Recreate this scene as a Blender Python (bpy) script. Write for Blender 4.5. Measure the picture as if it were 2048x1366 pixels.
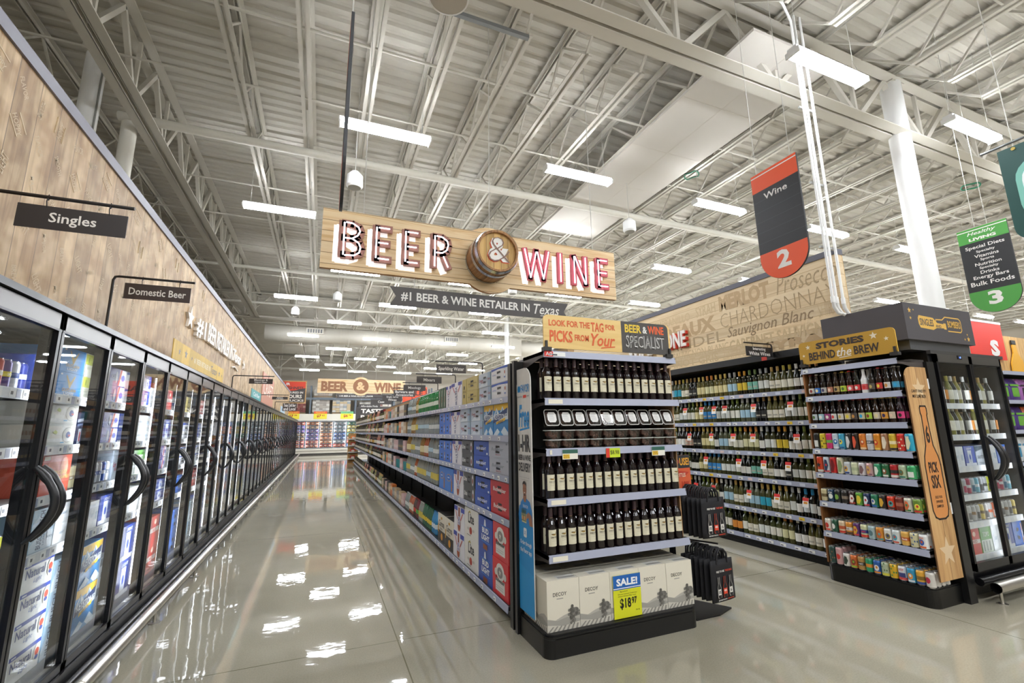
import bpy, bmesh, math, random
from mathutils import Vector, Matrix
random.seed(7)
scene = bpy.context.scene
for _o in list(bpy.data.objects): bpy.data.objects.remove(_o, do_unlink=True)

# ---------------------------------------------------------------- camera, world, exposure
CAM_H = 1.62
def camera_matrix(yaw, pitch, roll):
    cy, sy, cp, sp = math.cos(yaw), math.sin(yaw), math.cos(pitch), math.sin(pitch)
    fwd = Vector((sy*cp, cy*cp, sp)); right = Vector((cy, -sy, 0)); up = right.cross(fwd)
    r = math.cos(roll)*right + math.sin(roll)*up
    u = -math.sin(roll)*right + math.cos(roll)*up
    m = Matrix.Identity(4)
    for i in range(3): m[i][0] = r[i]; m[i][1] = u[i]; m[i][2] = -fwd[i]
    m.translation = Vector((0, 0, CAM_H))
    return m
cam_data = bpy.data.cameras.new('camera'); cam = bpy.data.objects.new('camera', cam_data)
scene.collection.objects.link(cam)
cam_data.sensor_width = 36.0; cam_data.lens = 16.0; cam_data.clip_start = 0.05; cam_data.clip_end = 200
cam.matrix_world = camera_matrix(math.radians(22.55), math.radians(10.85), math.radians(-0.8))
scene.camera = cam
world = bpy.data.worlds.new('world'); scene.world = world; world.use_nodes = True
world.node_tree.nodes['Background'].inputs[0].default_value = (1.0, 0.95, 0.88, 1)
world.node_tree.nodes['Background'].inputs[1].default_value = 0.25
scene.view_settings.view_transform = 'Standard'; scene.view_settings.look = 'None'
scene.view_settings.gamma = 1.0; scene.view_settings.use_curve_mapping = False
scene.view_settings.exposure = 0.55
LIGHT = 62.0          # radiance of the strip lights' lenses
CASE_LIGHT = 12.0      # radiance of the led strips inside the chilled cabinets
try:
    cy_ = scene.cycles
    cy_.max_bounces = 8; cy_.diffuse_bounces = 3; cy_.glossy_bounces = 4; cy_.transmission_bounces = 4
    cy_.transparent_max_bounces = 12; cy_.caustics_reflective = False; cy_.caustics_refractive = False
    cy_.sample_clamp_indirect = 4.0
except Exception: pass

# ---------------------------------------------------------------- materials
def lin(h):
    h = h.lstrip('#'); out = []
    for i in (0, 2, 4):
        c = int(h[i:i+2], 16)/255
        out.append(c/12.92 if c <= 0.04045 else ((c+0.055)/1.055)**2.4)
    return (out[0], out[1], out[2], 1)
_M = {}
def flat(hexc, rough=0.5, metal=0.0, emit=0.0, spec=0.5, coat=0.0):
    k = (hexc, rough, metal, emit, spec, coat)
    if k in _M: return _M[k]
    m = bpy.data.materials.new('paint_' + hexc); m.use_nodes = True
    b = m.node_tree.nodes['Principled BSDF']
    b.inputs['Base Color'].default_value = lin(hexc); b.inputs['Roughness'].default_value = rough
    b.inputs['Metallic'].default_value = metal; b.inputs['Specular IOR Level'].default_value = spec
    if coat: b.inputs['Coat Weight'].default_value = coat; b.inputs['Coat Roughness'].default_value = 0.05
    if emit:
        b.inputs['Emission Color'].default_value = lin(hexc); b.inputs['Emission Strength'].default_value = emit
    _M[k] = m; return m
def nodes_of(name):
    m = bpy.data.materials.new(name); m.use_nodes = True
    return m, m.node_tree.nodes, m.node_tree.links, m.node_tree.nodes['Principled BSDF']
def ramp(N, stops):
    r = N.new('ShaderNodeValToRGB'); e = r.color_ramp.elements
    e[0].position, e[0].color = stops[0][0], lin(stops[0][1]); e[1].position, e[1].color = stops[-1][0], lin(stops[-1][1])
    for p, c in stops[1:-1]: x = e.new(p); x.color = lin(c)
    return r
def coords(N, L, scale=(1, 1, 1), loc=(0, 0, 0), rot=(0, 0, 0)):
    t = N.new('ShaderNodeTexCoord'); mp = N.new('ShaderNodeMapping'); L.new(t.outputs['Object'], mp.inputs['Vector'])
    mp.inputs['Scale'].default_value = scale; mp.inputs['Location'].default_value = loc; mp.inputs['Rotation'].default_value = rot
    return mp.outputs['Vector']
def wood(name, light, mid, dark, along, plank=0.0, across='z', seam='6b5236', rough=0.6, blotch=0.0):
    """boards running along one axis ('x','y','z'); plank = board width, measured on the `across` axis"""
    m, N, L, b = nodes_of(name)
    s = {'x': (0.7, 9, 9), 'y': (9, 0.7, 9), 'z': (9, 9, 0.7)}[along]
    v = coords(N, L, s)
    base = N.new('ShaderNodeTexNoise'); base.inputs['Scale'].default_value = 1.6; base.inputs['Detail'].default_value = 6
    base.inputs['Distortion'].default_value = 1.2
    src = v
    if plank:
        t = N.new('ShaderNodeTexCoord'); sx = N.new('ShaderNodeSeparateXYZ'); L.new(t.outputs['Object'], sx.inputs[0])
        dv = N.new('ShaderNodeMath'); dv.operation = 'DIVIDE'; dv.inputs[1].default_value = plank
        L.new(sx.outputs[across.upper()], dv.inputs[0])
        fl = N.new('ShaderNodeMath'); fl.operation = 'FLOOR'; L.new(dv.outputs[0], fl.inputs[0])
        wn = N.new('ShaderNodeTexWhiteNoise'); wn.noise_dimensions = '1D'; L.new(fl.outputs[0], wn.inputs['W'])
        add = N.new('ShaderNodeVectorMath'); add.operation = 'MULTIPLY_ADD'
        L.new(wn.outputs['Color'], add.inputs[0]); add.inputs[1].default_value = (7, 7, 7); L.new(v, add.inputs[2])
        src = add.outputs[0]
    L.new(src, base.inputs['Vector'])
    r = ramp(N, [(0.30, dark), (0.5, mid), (0.72, light)]); L.new(base.outputs['Fac'], r.inputs['Fac'])
    col = r.outputs['Color']
    if blotch:
        v2 = coords(N, L, (2.2, 2.2, 2.2)); n2 = N.new('ShaderNodeTexNoise'); n2.inputs['Scale'].default_value = 2.5; L.new(v2, n2.inputs['Vector'])
        r2 = ramp(N, [(0.42, dark), (0.62, 'ffffff')]); L.new(n2.outputs['Fac'], r2.inputs['Fac'])
        mx = N.new('ShaderNodeMixRGB'); mx.blend_type = 'MULTIPLY'; mx.inputs[0].default_value = blotch
        L.new(col, mx.inputs[1]); L.new(r2.outputs['Color'], mx.inputs[2]); col = mx.outputs[0]
    if plank:
        hv = N.new('ShaderNodeHueSaturation'); L.new(col, hv.inputs['Color'])
        mr = N.new('ShaderNodeMapRange'); mr.inputs['To Min'].default_value = 0.86; mr.inputs['To Max'].default_value = 1.12
        L.new(wn.outputs['Value'], mr.inputs['Value']); L.new(mr.outputs[0], hv.inputs['Value'])
        fr = N.new('ShaderNodeMath'); fr.operation = 'FRACT'; L.new(dv.outputs[0], fr.inputs[0])
        lt = N.new('ShaderNodeMath'); lt.operation = 'LESS_THAN'; lt.inputs[1].default_value = min(0.05, 0.006/plank); L.new(fr.outputs[0], lt.inputs[0])
        mx2 = N.new('ShaderNodeMixRGB'); L.new(lt.outputs[0], mx2.inputs[0]); L.new(hv.outputs[0], mx2.inputs[1]); mx2.inputs[2].default_value = lin(seam)
        col = mx2.outputs[0]
    L.new(col, b.inputs['Base Color']); b.inputs['Roughness'].default_value = rough
    return m
def clear(name, tint='ffffff', f0=0.05, boost=1.0, rough=0.02):
    """thin clear sheet: transparent with a fresnel reflection"""
    m = bpy.data.materials.new(name); m.use_nodes = True; N = m.node_tree.nodes; L = m.node_tree.links
    N.remove(N['Principled BSDF']); out = N['Material Output']
    tr = N.new('ShaderNodeBsdfTransparent'); tr.inputs[0].default_value = lin(tint)
    gl = N.new('ShaderNodeBsdfGlossy'); gl.inputs['Roughness'].default_value = rough
    ge = N.new('ShaderNodeNewGeometry'); dt = N.new('ShaderNodeVectorMath'); dt.operation = 'DOT_PRODUCT'
    L.new(ge.outputs['Incoming'], dt.inputs[0]); L.new(ge.outputs['Normal'], dt.inputs[1])
    def mth(op, a, b=None):
        n = N.new('ShaderNodeMath'); n.operation = op
        for i, q in enumerate((a, b)):
            if q is None: continue
            if isinstance(q, (int, float)): n.inputs[i].default_value = q
            else: L.new(q, n.inputs[i])
        return n.outputs[0]
    sch = mth('POWER', mth('SUBTRACT', 1.0, mth('ABSOLUTE', dt.outputs['Value'])), 5.0)     # Schlick reflectance, same from both faces
    fac = N.new('ShaderNodeMath'); fac.operation = 'MULTIPLY_ADD'; fac.use_clamp = True
    L.new(sch, fac.inputs[0]); fac.inputs[1].default_value = (1-f0)*boost; fac.inputs[2].default_value = f0*boost
    mx = N.new('ShaderNodeMixShader')
    L.new(fac.outputs[0], mx.inputs[0]); L.new(tr.outputs[0], mx.inputs[1]); L.new(gl.outputs[0], mx.inputs[2]); L.new(mx.outputs[0], out.inputs[0])
    return m
def emitter(name, hexc, strength):
    m = bpy.data.materials.new(name); m.use_nodes = True; N = m.node_tree.nodes; L = m.node_tree.links
    N.remove(N['Principled BSDF']); e = N.new('ShaderNodeEmission'); e.inputs[0].default_value = lin(hexc); e.inputs[1].default_value = strength
    L.new(e.outputs[0], N['Material Output'].inputs[0]); return m

# ---------------------------------------------------------------- mesh building
_T = {}
text_scene = bpy.data.scenes.new('lettering_bench')     # text is turned into mesh here, away from the big scene
def text_geo(s, bold=0.0, shear=0.0, space=1.0, solid=0.0):
    k = (s, bold, shear, space, solid)
    if k in _T: return _T[k]
    c = bpy.data.curves.new('lettering', 'FONT'); c.body = s; c.size = 1; c.offset = bold; c.shear = shear
    c.space_character = space; c.resolution_u = 2; c.extrude = solid; c.space_line = 0.85
    if '\n' in s: c.align_x = 'CENTER'
    o = bpy.data.objects.new('lettering', c); text_scene.collection.objects.link(o)
    with bpy.context.temp_override(scene=text_scene, view_layer=text_scene.view_layers[0]): dg = bpy.context.evaluated_depsgraph_get()
    dg.update()
    me = bpy.data.meshes.new_from_object(o.evaluated_get(dg))
    vs = [tuple(v.co) for v in me.vertices]; fs = [tuple(p.vertices) for p in me.polygons]
    bpy.data.objects.remove(o, do_unlink=True); bpy.data.meshes.remove(me); bpy.data.curves.remove(c)
    x0 = min(v[0] for v in vs); x1 = max(v[0] for v in vs); y0 = min(v[1] for v in vs); y1 = max(v[1] for v in vs)
    w, h = max(x1-x0, 1e-6), max(y1-y0, 1e-6)
    r = ([((v[0]-x0)/w, (v[1]-y0)/h, v[2]) for v in vs], fs, w/h)
    _T[k] = r; return r
def circ(cx, cy, rx, ry, n=16, a0=0.0, a1=2*math.pi):
    return [(cx+rx*math.cos(a0+(a1-a0)*i/n), cy+ry*math.sin(a0+(a1-a0)*i/n)) for i in range(n)]
def star_poly(cx, cy, r, n=5, inner=0.42, rot=math.pi/2):
    return [(cx+(r if i % 2 == 0 else r*inner)*math.cos(rot+math.pi*i/n), cy+(r if i % 2 == 0 else r*inner)*math.sin(rot+math.pi*i/n)) for i in range(2*n)]
def rrect(x0, y0, x1, y1, r, n=4, corners=(1, 1, 1, 1)):
    """rounded rectangle, corners: bottom-left, bottom-right, top-right, top-left"""
    out = []
    for (cx, cy, a, px, py), on in zip(((x0+r, y0+r, 180, x0, y0), (x1-r, y0+r, 270, x1, y0), (x1-r, y1-r, 0, x1, y1), (x0+r, y1-r, 90, x0, y1)), corners):
        if on: out += [(cx+r*math.cos(math.radians(a+90*i/n)), cy+r*math.sin(math.radians(a+90*i/n))) for i in range(n+1)]
        else: out.append((px, py))
    return out
class MB:
    def __init__(s): s.v = []; s.f = []; s.mi = []; s.mats = []; s.sm = []
    def mid(s, m):
        if isinstance(m, str): m = flat(m)
        if m not in s.mats: s.mats.append(m)
        return s.mats.index(m)
    def add(s, vs, fs, m, smooth=False):
        i0 = len(s.v); k = s.mid(m); s.v += [tuple(v) for v in vs]
        for f in fs: s.f.append(tuple(i+i0 for i in f)); s.mi.append(k); s.sm.append(smooth)
        return s
    def box(s, x0, x1, y0, y1, z0, z1, m):
        return s.add([(x0,y0,z0),(x1,y0,z0),(x1,y1,z0),(x0,y1,z0),(x0,y0,z1),(x1,y0,z1),(x1,y1,z1),(x0,y1,z1)],
                     [(0,3,2,1),(4,5,6,7),(0,1,5,4),(1,2,6,5),(2,3,7,6),(3,0,4,7)], m)
    def bar(s, a, b, w, h, m, up=(0, 0, 1)):
        a, b = Vector(a), Vector(b); d = (b-a).normalized(); u = Vector(up)
        if abs(d.dot(u)) > 0.95: u = Vector((1, 0, 0))
        x = d.cross(u).normalized(); y = x.cross(d).normalized(); vs = []
        for p in (a, b):
            for sx, sy in ((-1,-1),(1,-1),(1,1),(-1,1)): vs.append(p + x*sx*w/2 + y*sy*h/2)
        return s.add(vs, [(0,1,2,3),(7,6,5,4),(0,4,5,1),(1,5,6,2),(2,6,7,3),(3,7,4,0)], m)
    def tube(s, pts, r, m, n=8, caps=True, closed=False):
        P = [Vector(p) for p in pts]; R = r if isinstance(r, (list, tuple)) else [r]*len(P); rings = []
        prev = None
        for i, p in enumerate(P):
            if closed: d = P[(i+1) % len(P)] - P[i-1]
            else: d = P[min(i+1, len(P)-1)] - P[max(i-1, 0)]
            d.normalize()
            if prev is None:
                u = Vector((0, 0, 1)) if abs(d.z) < 0.9 else Vector((1, 0, 0)); x = d.cross(u).normalized()
            else: x = (prev - d*prev.dot(d)).normalized()
            prev = x; y = d.cross(x)
            rings.append([p + (x*math.cos(2*math.pi*k/n) + y*math.sin(2*math.pi*k/n))*R[i] for k in range(n)])
        vs = [v for g in rings for v in g]; fs = []; q = len(P)
        for i in range(q if closed else q-1):
            j = (i+1) % q
            for k in range(n): fs.append((i*n+k, i*n+(k+1) % n, j*n+(k+1) % n, j*n+k))
        s.add(vs, fs, m, True)
        if caps and not closed: s.add(rings[0], [tuple(range(n))[::-1]], m); s.add(rings[-1], [tuple(range(n))], m)
        return s
    def lathe(s, prof, m, n=16, cx=0, cy=0, z0=0, axis='z'):
        """prof = [(r, z, material or None)...]; a material given at i colours the band from i to i+1"""
        def pt(r, a, z):
            c, d = r*math.cos(a), r*math.sin(a)
            return (cx+c, cy+d, z0+z) if axis == 'z' else ((cx+c, cy+z, z0+d) if axis == 'y' else (cx+z, cy+c, z0+d))
        cur = m
        for i in range(len(prof)-1):
            r0, a0 = prof[i][0], prof[i][1]; r1, a1 = prof[i+1][0], prof[i+1][1]
            if len(prof[i]) > 2 and prof[i][2] is not None: cur = prof[i][2]
            vs = [pt(r0, 2*math.pi*k/n, a0) for k in range(n)] + [pt(r1, 2*math.pi*k/n, a1) for k in range(n)]
            fl = axis == 'y'
            fs = [((k, n+k, n+(k+1) % n, (k+1) % n) if fl else (k, (k+1) % n, n+(k+1) % n, n+k)) for k in range(n)]
            s.add(vs, fs, cur, True)
        return s
    def prism(s, poly, o, u, v, t, m, side=None):
        """poly in the (u, v) plane through o, extruded t along u x v"""
        o, u, v = Vector(o), Vector(u), Vector(v); nrm = u.cross(v); k = len(poly)
        a = [o+u*x+v*y for x, y in poly]; b = [p+nrm*t for p in a]
        s.add(a, [tuple(range(k))[::-1]], m); s.add(b, [tuple(range(k))], m)
        s.add(a+b, [(i, (i+1) % k, k+(i+1) % k, k+i) for i in range(k)], side or m); return s
    def poly(s, poly, o, u, v, m, off=0.0):
        o, u, v = Vector(o), Vector(u), Vector(v); n = u.cross(v)*off
        return s.add([o+u*x+v*y+n for x, y in poly], [tuple(range(len(poly)))], m)
    def text(s, t, o, u, v, w, h, m, off=0.001, bold=0.0, shear=0.0, space=1.0, solid=0.0, center=False):
        vs, fs, asp = text_geo(t, bold, shear, space, solid)
        if h is None: h = w/asp
        if w is None: w = h*asp
        o, u, v = Vector(o), Vector(u), Vector(v); n = u.cross(v); c = w/2 if center else 0
        return s.add([o+u*(x*w-c)+v*(y*h)+n*(off+z) for x, y, z in vs], fs, m)
    def mesh(s, name='mesh'):
        me = bpy.data.meshes.new(name); me.from_pydata(s.v, [], s.f)
        for m in s.mats: me.materials.append(m)
        me.polygons.foreach_set('material_index', s.mi); me.polygons.foreach_set('use_smooth', s.sm)
        me.update(); return me
    def build(s, name, parent=None, **kw):
        return link(name, s.mesh(name), parent, **kw)
def link(name, me, parent=None, loc=None, rotz=0.0, label=None, cat=None, group=None, kind=None):
    o = bpy.data.objects.new(name, me); scene.collection.objects.link(o)
    if parent is not None: o.parent = parent
    if loc is not None: o.location = loc
    if rotz: o.rotation_euler = (0, 0, rotz)
    tag(o, label, cat, group, kind); return o
def tag(o, label=None, cat=None, group=None, kind=None):
    if label: o['label'] = label
    if cat: o['category'] = cat
    if group: o['group'] = group
    if kind: o['kind'] = kind
    return o
def thing(name, label, cat, loc=(0, 0, 0), rotz=0.0, group=None):
    return link(name, None, None, loc, rotz, label, cat, group)
def struct(name, mb, label=None): return mb.build(name, kind='structure', label=label)
def place(proto, name, loc, rotz, label, cat, group=None, scale=None):
    """proto = [(part name, mesh), ...]; the first is the thing's own mesh, the rest are its parts"""
    o = link(name, proto[0][1], None, loc, rotz, label, cat, group)
    if scale: o.scale = scale
    for pn, me in proto[1:]: link(pn, me, o)
    return o
_ones = 'zeroth first second third fourth fifth sixth seventh eighth ninth tenth eleventh twelfth thirteenth fourteenth fifteenth sixteenth seventeenth eighteenth nineteenth'.split()
_tens = {20: 'twenty', 30: 'thirty', 40: 'forty', 50: 'fifty', 60: 'sixty', 70: 'seventy', 80: 'eighty', 90: 'ninety'}
def nth(i):
    if i < 20: return _ones[i]
    if i >= 100: return 'hundred-and-' + nth(i-100) if i > 100 else 'hundredth'
    t = i//10*10
    return (_tens[t][:-1] + 'ieth') if i == t else _tens[t] + '-' + _ones[i-t]
PI = math.pi; X, Y, Z = Vector((1, 0, 0)), Vector((0, 1, 0)), Vector((0, 0, 1)); mX, mY = -X, -Y
M_black = flat('0d0d0e', 0.35); M_blackm = flat('151516', 0.5); M_dark = flat('2b2826', 0.5)
M_white = flat('f2f1ee', 0.5); M_ceil = flat('cdc8bc', 0.75); M_lip = flat('a9adc0', 0.35, spec=0.5); M_chrome = flat('b9b6b0', 0.22, 1.0)
M_tagw = flat('f4f3f0', 0.5); M_tagy = flat('f6d23a', 0.5); M_tagr = flat('dd3a2c', 0.5); M_wire = flat('cfccc4', 0.5)
M_glass = clear('door_glass', 'f4f6f6', boost=1.0); M_plastic = clear('clear_plastic', 'e9e7e4', boost=1.6, rough=0.06)

# ---------------------------------------------------------------- room shell
def floor_material():
    m, N, L, b = nodes_of('polished_concrete')
    v = coords(N, L, (1, 1, 1))
    n1 = N.new('ShaderNodeTexNoise'); n1.inputs['Scale'].default_value = 0.55; n1.inputs['Detail'].default_value = 8; L.new(v, n1.inputs['Vector'])
    r1 = ramp(N, [(0.3, '9b9482'), (0.5, 'a8a18e'), (0.7, 'b3ac99')]); L.new(n1.outputs['Fac'], r1.inputs['Fac'])
    n2 = N.new('ShaderNodeTexNoise'); n2.inputs['Scale'].default_value = 90; L.new(v, n2.inputs['Vector'])
    r2 = ramp(N, [(0.35, 'e6e6e6'), (0.6, 'ffffff')]); L.new(n2.outputs['Fac'], r2.inputs['Fac'])
    mx = N.new('ShaderNodeMixRGB'); mx.blend_type = 'MULTIPLY'; mx.inputs[0].default_value = 0.5
    L.new(r1.outputs['Color'], mx.inputs[1]); L.new(r2.outputs['Color'], mx.inputs[2])
    sx = N.new('ShaderNodeSeparateXYZ'); L.new(v, sx.inputs[0]); fac = None
    for ax, off in (('X', 0.65), ('Y', 4.0)):     # sawn control joints
        a = N.new('ShaderNodeMath'); a.operation = 'SUBTRACT'; a.inputs[1].default_value = off - 43.6; L.new(sx.outputs[ax], a.inputs[0])
        d = N.new('ShaderNodeMath'); d.operation = 'MODULO'; d.inputs[1].default_value = 4.36; L.new(a.outputs[0], d.inputs[0])
        l = N.new('ShaderNodeMath'); l.operation = 'LESS_THAN'; l.inputs[1].default_value = 0.009; L.new(d.outputs[0], l.inputs[0])
        if fac is None: fac = l.outputs[0]
        else:
            q = N.new('ShaderNodeMath'); q.operation = 'MAXIMUM'; L.new(fac, q.inputs[0]); L.new(l.outputs[0], q.inputs[1]); fac = q.outputs[0]
    mj = N.new('ShaderNodeMixRGB'); L.new(fac, mj.inputs[0]); L.new(mx.outputs[0], mj.inputs[1]); mj.inputs[2].default_value = lin('6f6a52')
    L.new(mj.outputs[0], b.inputs['Base Color'])
    rr = N.new('ShaderNodeMapRange'); rr.inputs['To Min'].default_value = 0.015; rr.inputs['To Max'].default_value = 0.05
    L.new(n1.outputs['Fac'], rr.inputs['Value']); L.new(rr.outputs[0], b.inputs['Roughness'])
    b.inputs['IOR'].default_value = 1.62
    bp = N.new('ShaderNodeBump'); bp.inputs['Strength'].default_value = 0.25; bp.inputs['Distance'].default_value = 0.004
    n3 = N.new('ShaderNodeTexNoise'); n3.inputs['Scale'].default_value = 6.0; L.new(v, n3.inputs['Vector'])
    L.new(n3.outputs['Fac'], bp.inputs['Height']); L.new(bp.outputs[0], b.inputs['Normal'])
    return m
X0, X1, Y0, Y1 = -9.0, 34.0, -11.0, 39.4
struct('floor', MB().box(X0, X1, Y0, Y1, -0.1, 0, floor_material()))
DZ = 7.16
mb = MB(); prof = []; y = Y0; per = 0.2
while y < Y1:
    prof += [(y, DZ), (y+0.085, DZ), (y+0.12, DZ+0.032), (y+0.165, DZ+0.032)]; y += per
prof.append((y, DZ)); k = len(prof)
mb.add([(X0, p[0], p[1]) for p in prof] + [(X1, p[0], p[1]) for p in prof], [(i, k+i, k+i+1, i+1) for i in range(k-1)], flat('c8c3b7', 0.85))
mb.box(X0, X1, Y0, Y1, DZ+0.06, DZ+0.2, M_ceil)
struct('ceiling', mb)
W_wall = flat('c9c1b3', 0.85)
struct('wall_back', MB().box(X0, X1, Y1, Y1+0.2, 0, DZ, W_wall))
struct('wall_left', MB().box(X0-0.2, X0, Y0, Y1, 0, DZ, W_wall))
struct('wall_right', MB().box(X1, X1+0.2, Y0, Y1, 0, DZ, W_wall))
struct('wall_front', MB().box(X0, X1, Y0-0.2, Y0, 0, DZ, W_wall))

# roof steel: girders along x at three lines, bar joists along y between them
GB, GT, JB = 6.07, 7.0, 6.42
GY = [-8.2, 3.62, 20.0, 36.2]
def girder_mesh(x0, x1):
    m = MB()
    for z, h in ((GB, 0.09), (GT, 0.09)):
        for s in (-1, 1): m.box(x0, x1, s*0.1-0.065 if s > 0 else -0.165, 0.165 if s > 0 else -0.035, z, z+0.014, M_ceil); m.box(x0, x1, 0.028*s-0.008, 0.028*s+0.008, z, z+h, M_ceil)
    x = x0; p = 1.7
    while x + p <= x1+0.01:
        m.bar((x, 0, GT), (x+p/2, 0, GB+0.05), 0.07, 0.07, M_ceil); m.bar((x+p/2, 0, GB+0.05), (x+p, 0, GT), 0.07, 0.07, M_ceil)
        m.bar((x+p/2, 0, GB+0.05), (x+p/2, 0, GT), 0.05, 0.05, M_ceil); x += p
    return m.mesh('girder')
gm = girder_mesh(X0, X1)
for y in GY: link('roof_girder', gm, None, (0, y, 0), kind='structure')
def joist_mesh(y0, y1):
    m = MB(); ins = 0.75
    for s in (-1, 1):
        m.box(s*0.045-0.027, s*0.045+0.027, y0+ins, y1-ins, JB, JB+0.012, M_ceil); m.box(s*0.022-0.005, s*0.022+0.005, y0+ins, y1-ins, JB, JB+0.06, M_ceil)
        m.box(s*0.05-0.03, s*0.05+0.03, y0, y1, GT+0.1, GT+0.115, M_ceil); m.box(s*0.022-0.005, s*0.022+0.005, y0, y1, GT+0.05, GT+0.115, M_ceil)
    n = max(2, round((y1-y0-2*ins)/1.2)); p = (y1-y0-2*ins)/n
    m.bar((0, y0+0.1, GT+0.08), (0, y0+ins, JB+0.03), 0.03, 0.03, M_ceil)
    for i in range(n):
        a = y0+ins+i*p
        m.bar((0, a, JB+0.03), (0, a+p/2, GT+0.08), 0.028, 0.028, M_ceil); m.bar((0, a+p/2, GT+0.08), (0, a+p, JB+0.03), 0.028, 0.028, M_ceil)
    m.bar((0, y1-ins, JB+0.03), (0, y1-0.1, GT+0.08), 0.03, 0.03, M_ceil)
    return m.mesh('joist')
for (a, b) in zip(GY[:-1], GY[1:]):
    jm = joist_mesh(a, b); x = -8.18
    while x < X1-0.5:
        if abs(x+2.65) > 0.5: link('roof_joist', jm, None, (x, 0, 0), kind='structure')
        x += 0.855
# a deeper truss runs along the aisle above the tall wooden wall
m = MB()
for s in (-1, 1):
    m.box(-2.65+s*0.09-0.06, -2.65+s*0.09+0.06, 3.7, 20, GB, GB+0.014, M_ceil); m.box(-2.65+s*0.03-0.008, -2.65+s*0.03+0.008, 3.7, 20, GB, GB+0.09, M_ceil)
    m.box(-2.65+s*0.09-0.06, -2.65+s*0.09+0.06, 3.7, 20, GT, GT+0.014, M_ceil)
for i in range(13):
    a = 3.9+i*1.25
    m.bar((-2.65, a, GT), (-2.65, a+0.62, GB+0.05), 0.06, 0.06, M_ceil); m.bar((-2.65, a+0.62, GB+0.05), (-2.65, a+1.25, GT), 0.06, 0.06, M_ceil); m.bar((-2.65, a+0.62, GB+0.05), (-2.65, a+0.62, GT), 0.045, 0.045, M_ceil)
struct('roof_truss', m)
for y in (1.0, 5.3, 6.6, 9.6, 11.2, 13.0, 15.4, 17.6, 22.5, 25, 28, 31, 34):
    struct('joist_bridging', MB().tube([(X0, y, JB+0.02), (X1, y, JB+0.02)], 0.016, M_ceil, 6))
for y in (2.2, 6.0, 8.8, 12.2, 16.2): struct('joist_bridging', MB().tube([(X0, y, GT+0.06), (X1, y, GT+0.06)], 0.014, M_ceil, 6))
def column(x, y, r):
    m = MB().tube([(x, y, 0), (x, y, GT+0.1)], r, M_white, 24); m.box(x-r*1.1, x+r*1.1, y-0.12, y+0.12, GT-0.02, GT+0.1, M_ceil)
    m.tube([(x+r*0.95, y-r*0.5, 0), (x+r*0.95, y-r*0.5, GT)], 0.012, flat('8d8d88', 0.5), 6)
    struct('column', m)
column(8.2, 3.62, 0.14); column(8.03, 20.0, 0.11); column(-3.3, 7.5, 0.12); column(23.0, 3.62, 0.14); column(23.0, 20, 0.12)
PIPE = flat('e3dfd3', 0.6)
tag(MB().tube([(-3.1, 7.87, 6.34), (33.5, 7.87, 6.34)], 0.07, PIPE, 12).build('sprinkler_pipe'), 'thick cream sprinkler main crossing under the roof joists', 'pipe')
tag(MB().tube([(-2.95, 7.87, 0.0), (-2.95, 7.87, 6.24)], 0.1, PIPE, 12).build('sprinkler_riser'), 'cream riser pipe standing behind the tall wooden wall', 'pipe')
for y, w in ((14.5, 'second'), (18.6, 'third')):
    tag(MB().tube([(-8, y, 6.34), (33.5, y, 6.34)], 0.045, PIPE, 10).build('sprinkler_pipe'), 'slim cream sprinkler branch pipe, ' + w + ' pipe line behind the thick main', 'pipe')
# drop ceiling cloud above the wine aisle
m = MB(); cl = flat('d2ccc3', 0.85)
m.box(4.62, 6.15, 3.25, 9.3, 6.38, 6.42, cl)
for i in range(1, 5): m.box(4.62, 6.15, 3.25+i*1.21, 3.258+i*1.21, 6.378, 6.381, flat('d6cfc4', 0.8))
for i in (1,): m.box(5.38, 5.388, 3.25, 9.3, 6.378, 6.381, flat('d6cfc4', 0.8))
tag(m.build('ceiling_panel'), 'long suspended white tile panel below the joists over the wine aisle', 'ceiling panel')
# air duct with two grilles
duct = thing('air_duct', 'fat white round air duct crossing the back half of the store', 'duct', (0, 23, 6.1))
d = MB().tube([(-2.6, 0, 0), (9.0, 0, 0)], 0.40, M_ceil, 28)
for x in (-1, 0.6, 2.2, 3.8, 5.4, 7.0, 8.4): d.tube([(x, 0, 0), (x+0.03, 0, 0)], 0.41, flat('d2ccbf', 0.7), 28)
d.build('duct_tube', duct)
MB().box(9.0, 9.9, -0.5, 0.5, -0.6, 0.45, M_ceil).build('duct_box', duct); MB().tube([(9.9, 0, -0.1), (15, 0, -0.1)], 0.42, M_ceil, 24).build('duct_tube', duct)
for x in (-0.9, 5.6):
    g = MB().box(x, x+0.75, -0.52, -0.36, -0.06, 0.22, M_ceil)
    for i in range(6): g.box(x+0.07+i*0.11, x+0.13+i*0.11, -0.53, -0.515, 0.0, 0.17, flat('6e7073', 0.6))
    g.build('vent', duct)

# strip lights: a staggered grid, 3.1 m apart, 1.22 m long, hung below the girders
M_lens = emitter('lit_lens', 'f3f8ff', LIGHT); HZ = 5.68
hs = MB(); hs.box(-0.62, 0.62, -0.055, 0.055, 0.05, 0.105, M_white); hs.box(-0.625, -0.605, -0.08, 0.08, 0, 0.07, M_white); hs.box(0.605, 0.625, -0.08, 0.08, 0, 0.07, M_white); hs = hs.mesh('housing')
ln = MB().prism([(-0.045, 0.0), (0.045, 0.0), (0.07, 0.018), (0.084, 0.055), (-0.084, 0.055), (-0.07, 0.018)], (-0.605, 0, 0), Y, Z, 1.21, M_lens).mesh('lens')
hg = MB().tube([(0, -0.04, 0.1), (0, 0, 0.3), (0, 0.04, 0.1)], 0.004, M_wire, 4).tube([(0, 0, 0.3), (0, 0, DZ-HZ+0.02)], 0.004, M_wire, 4).mesh('hanger')
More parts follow.
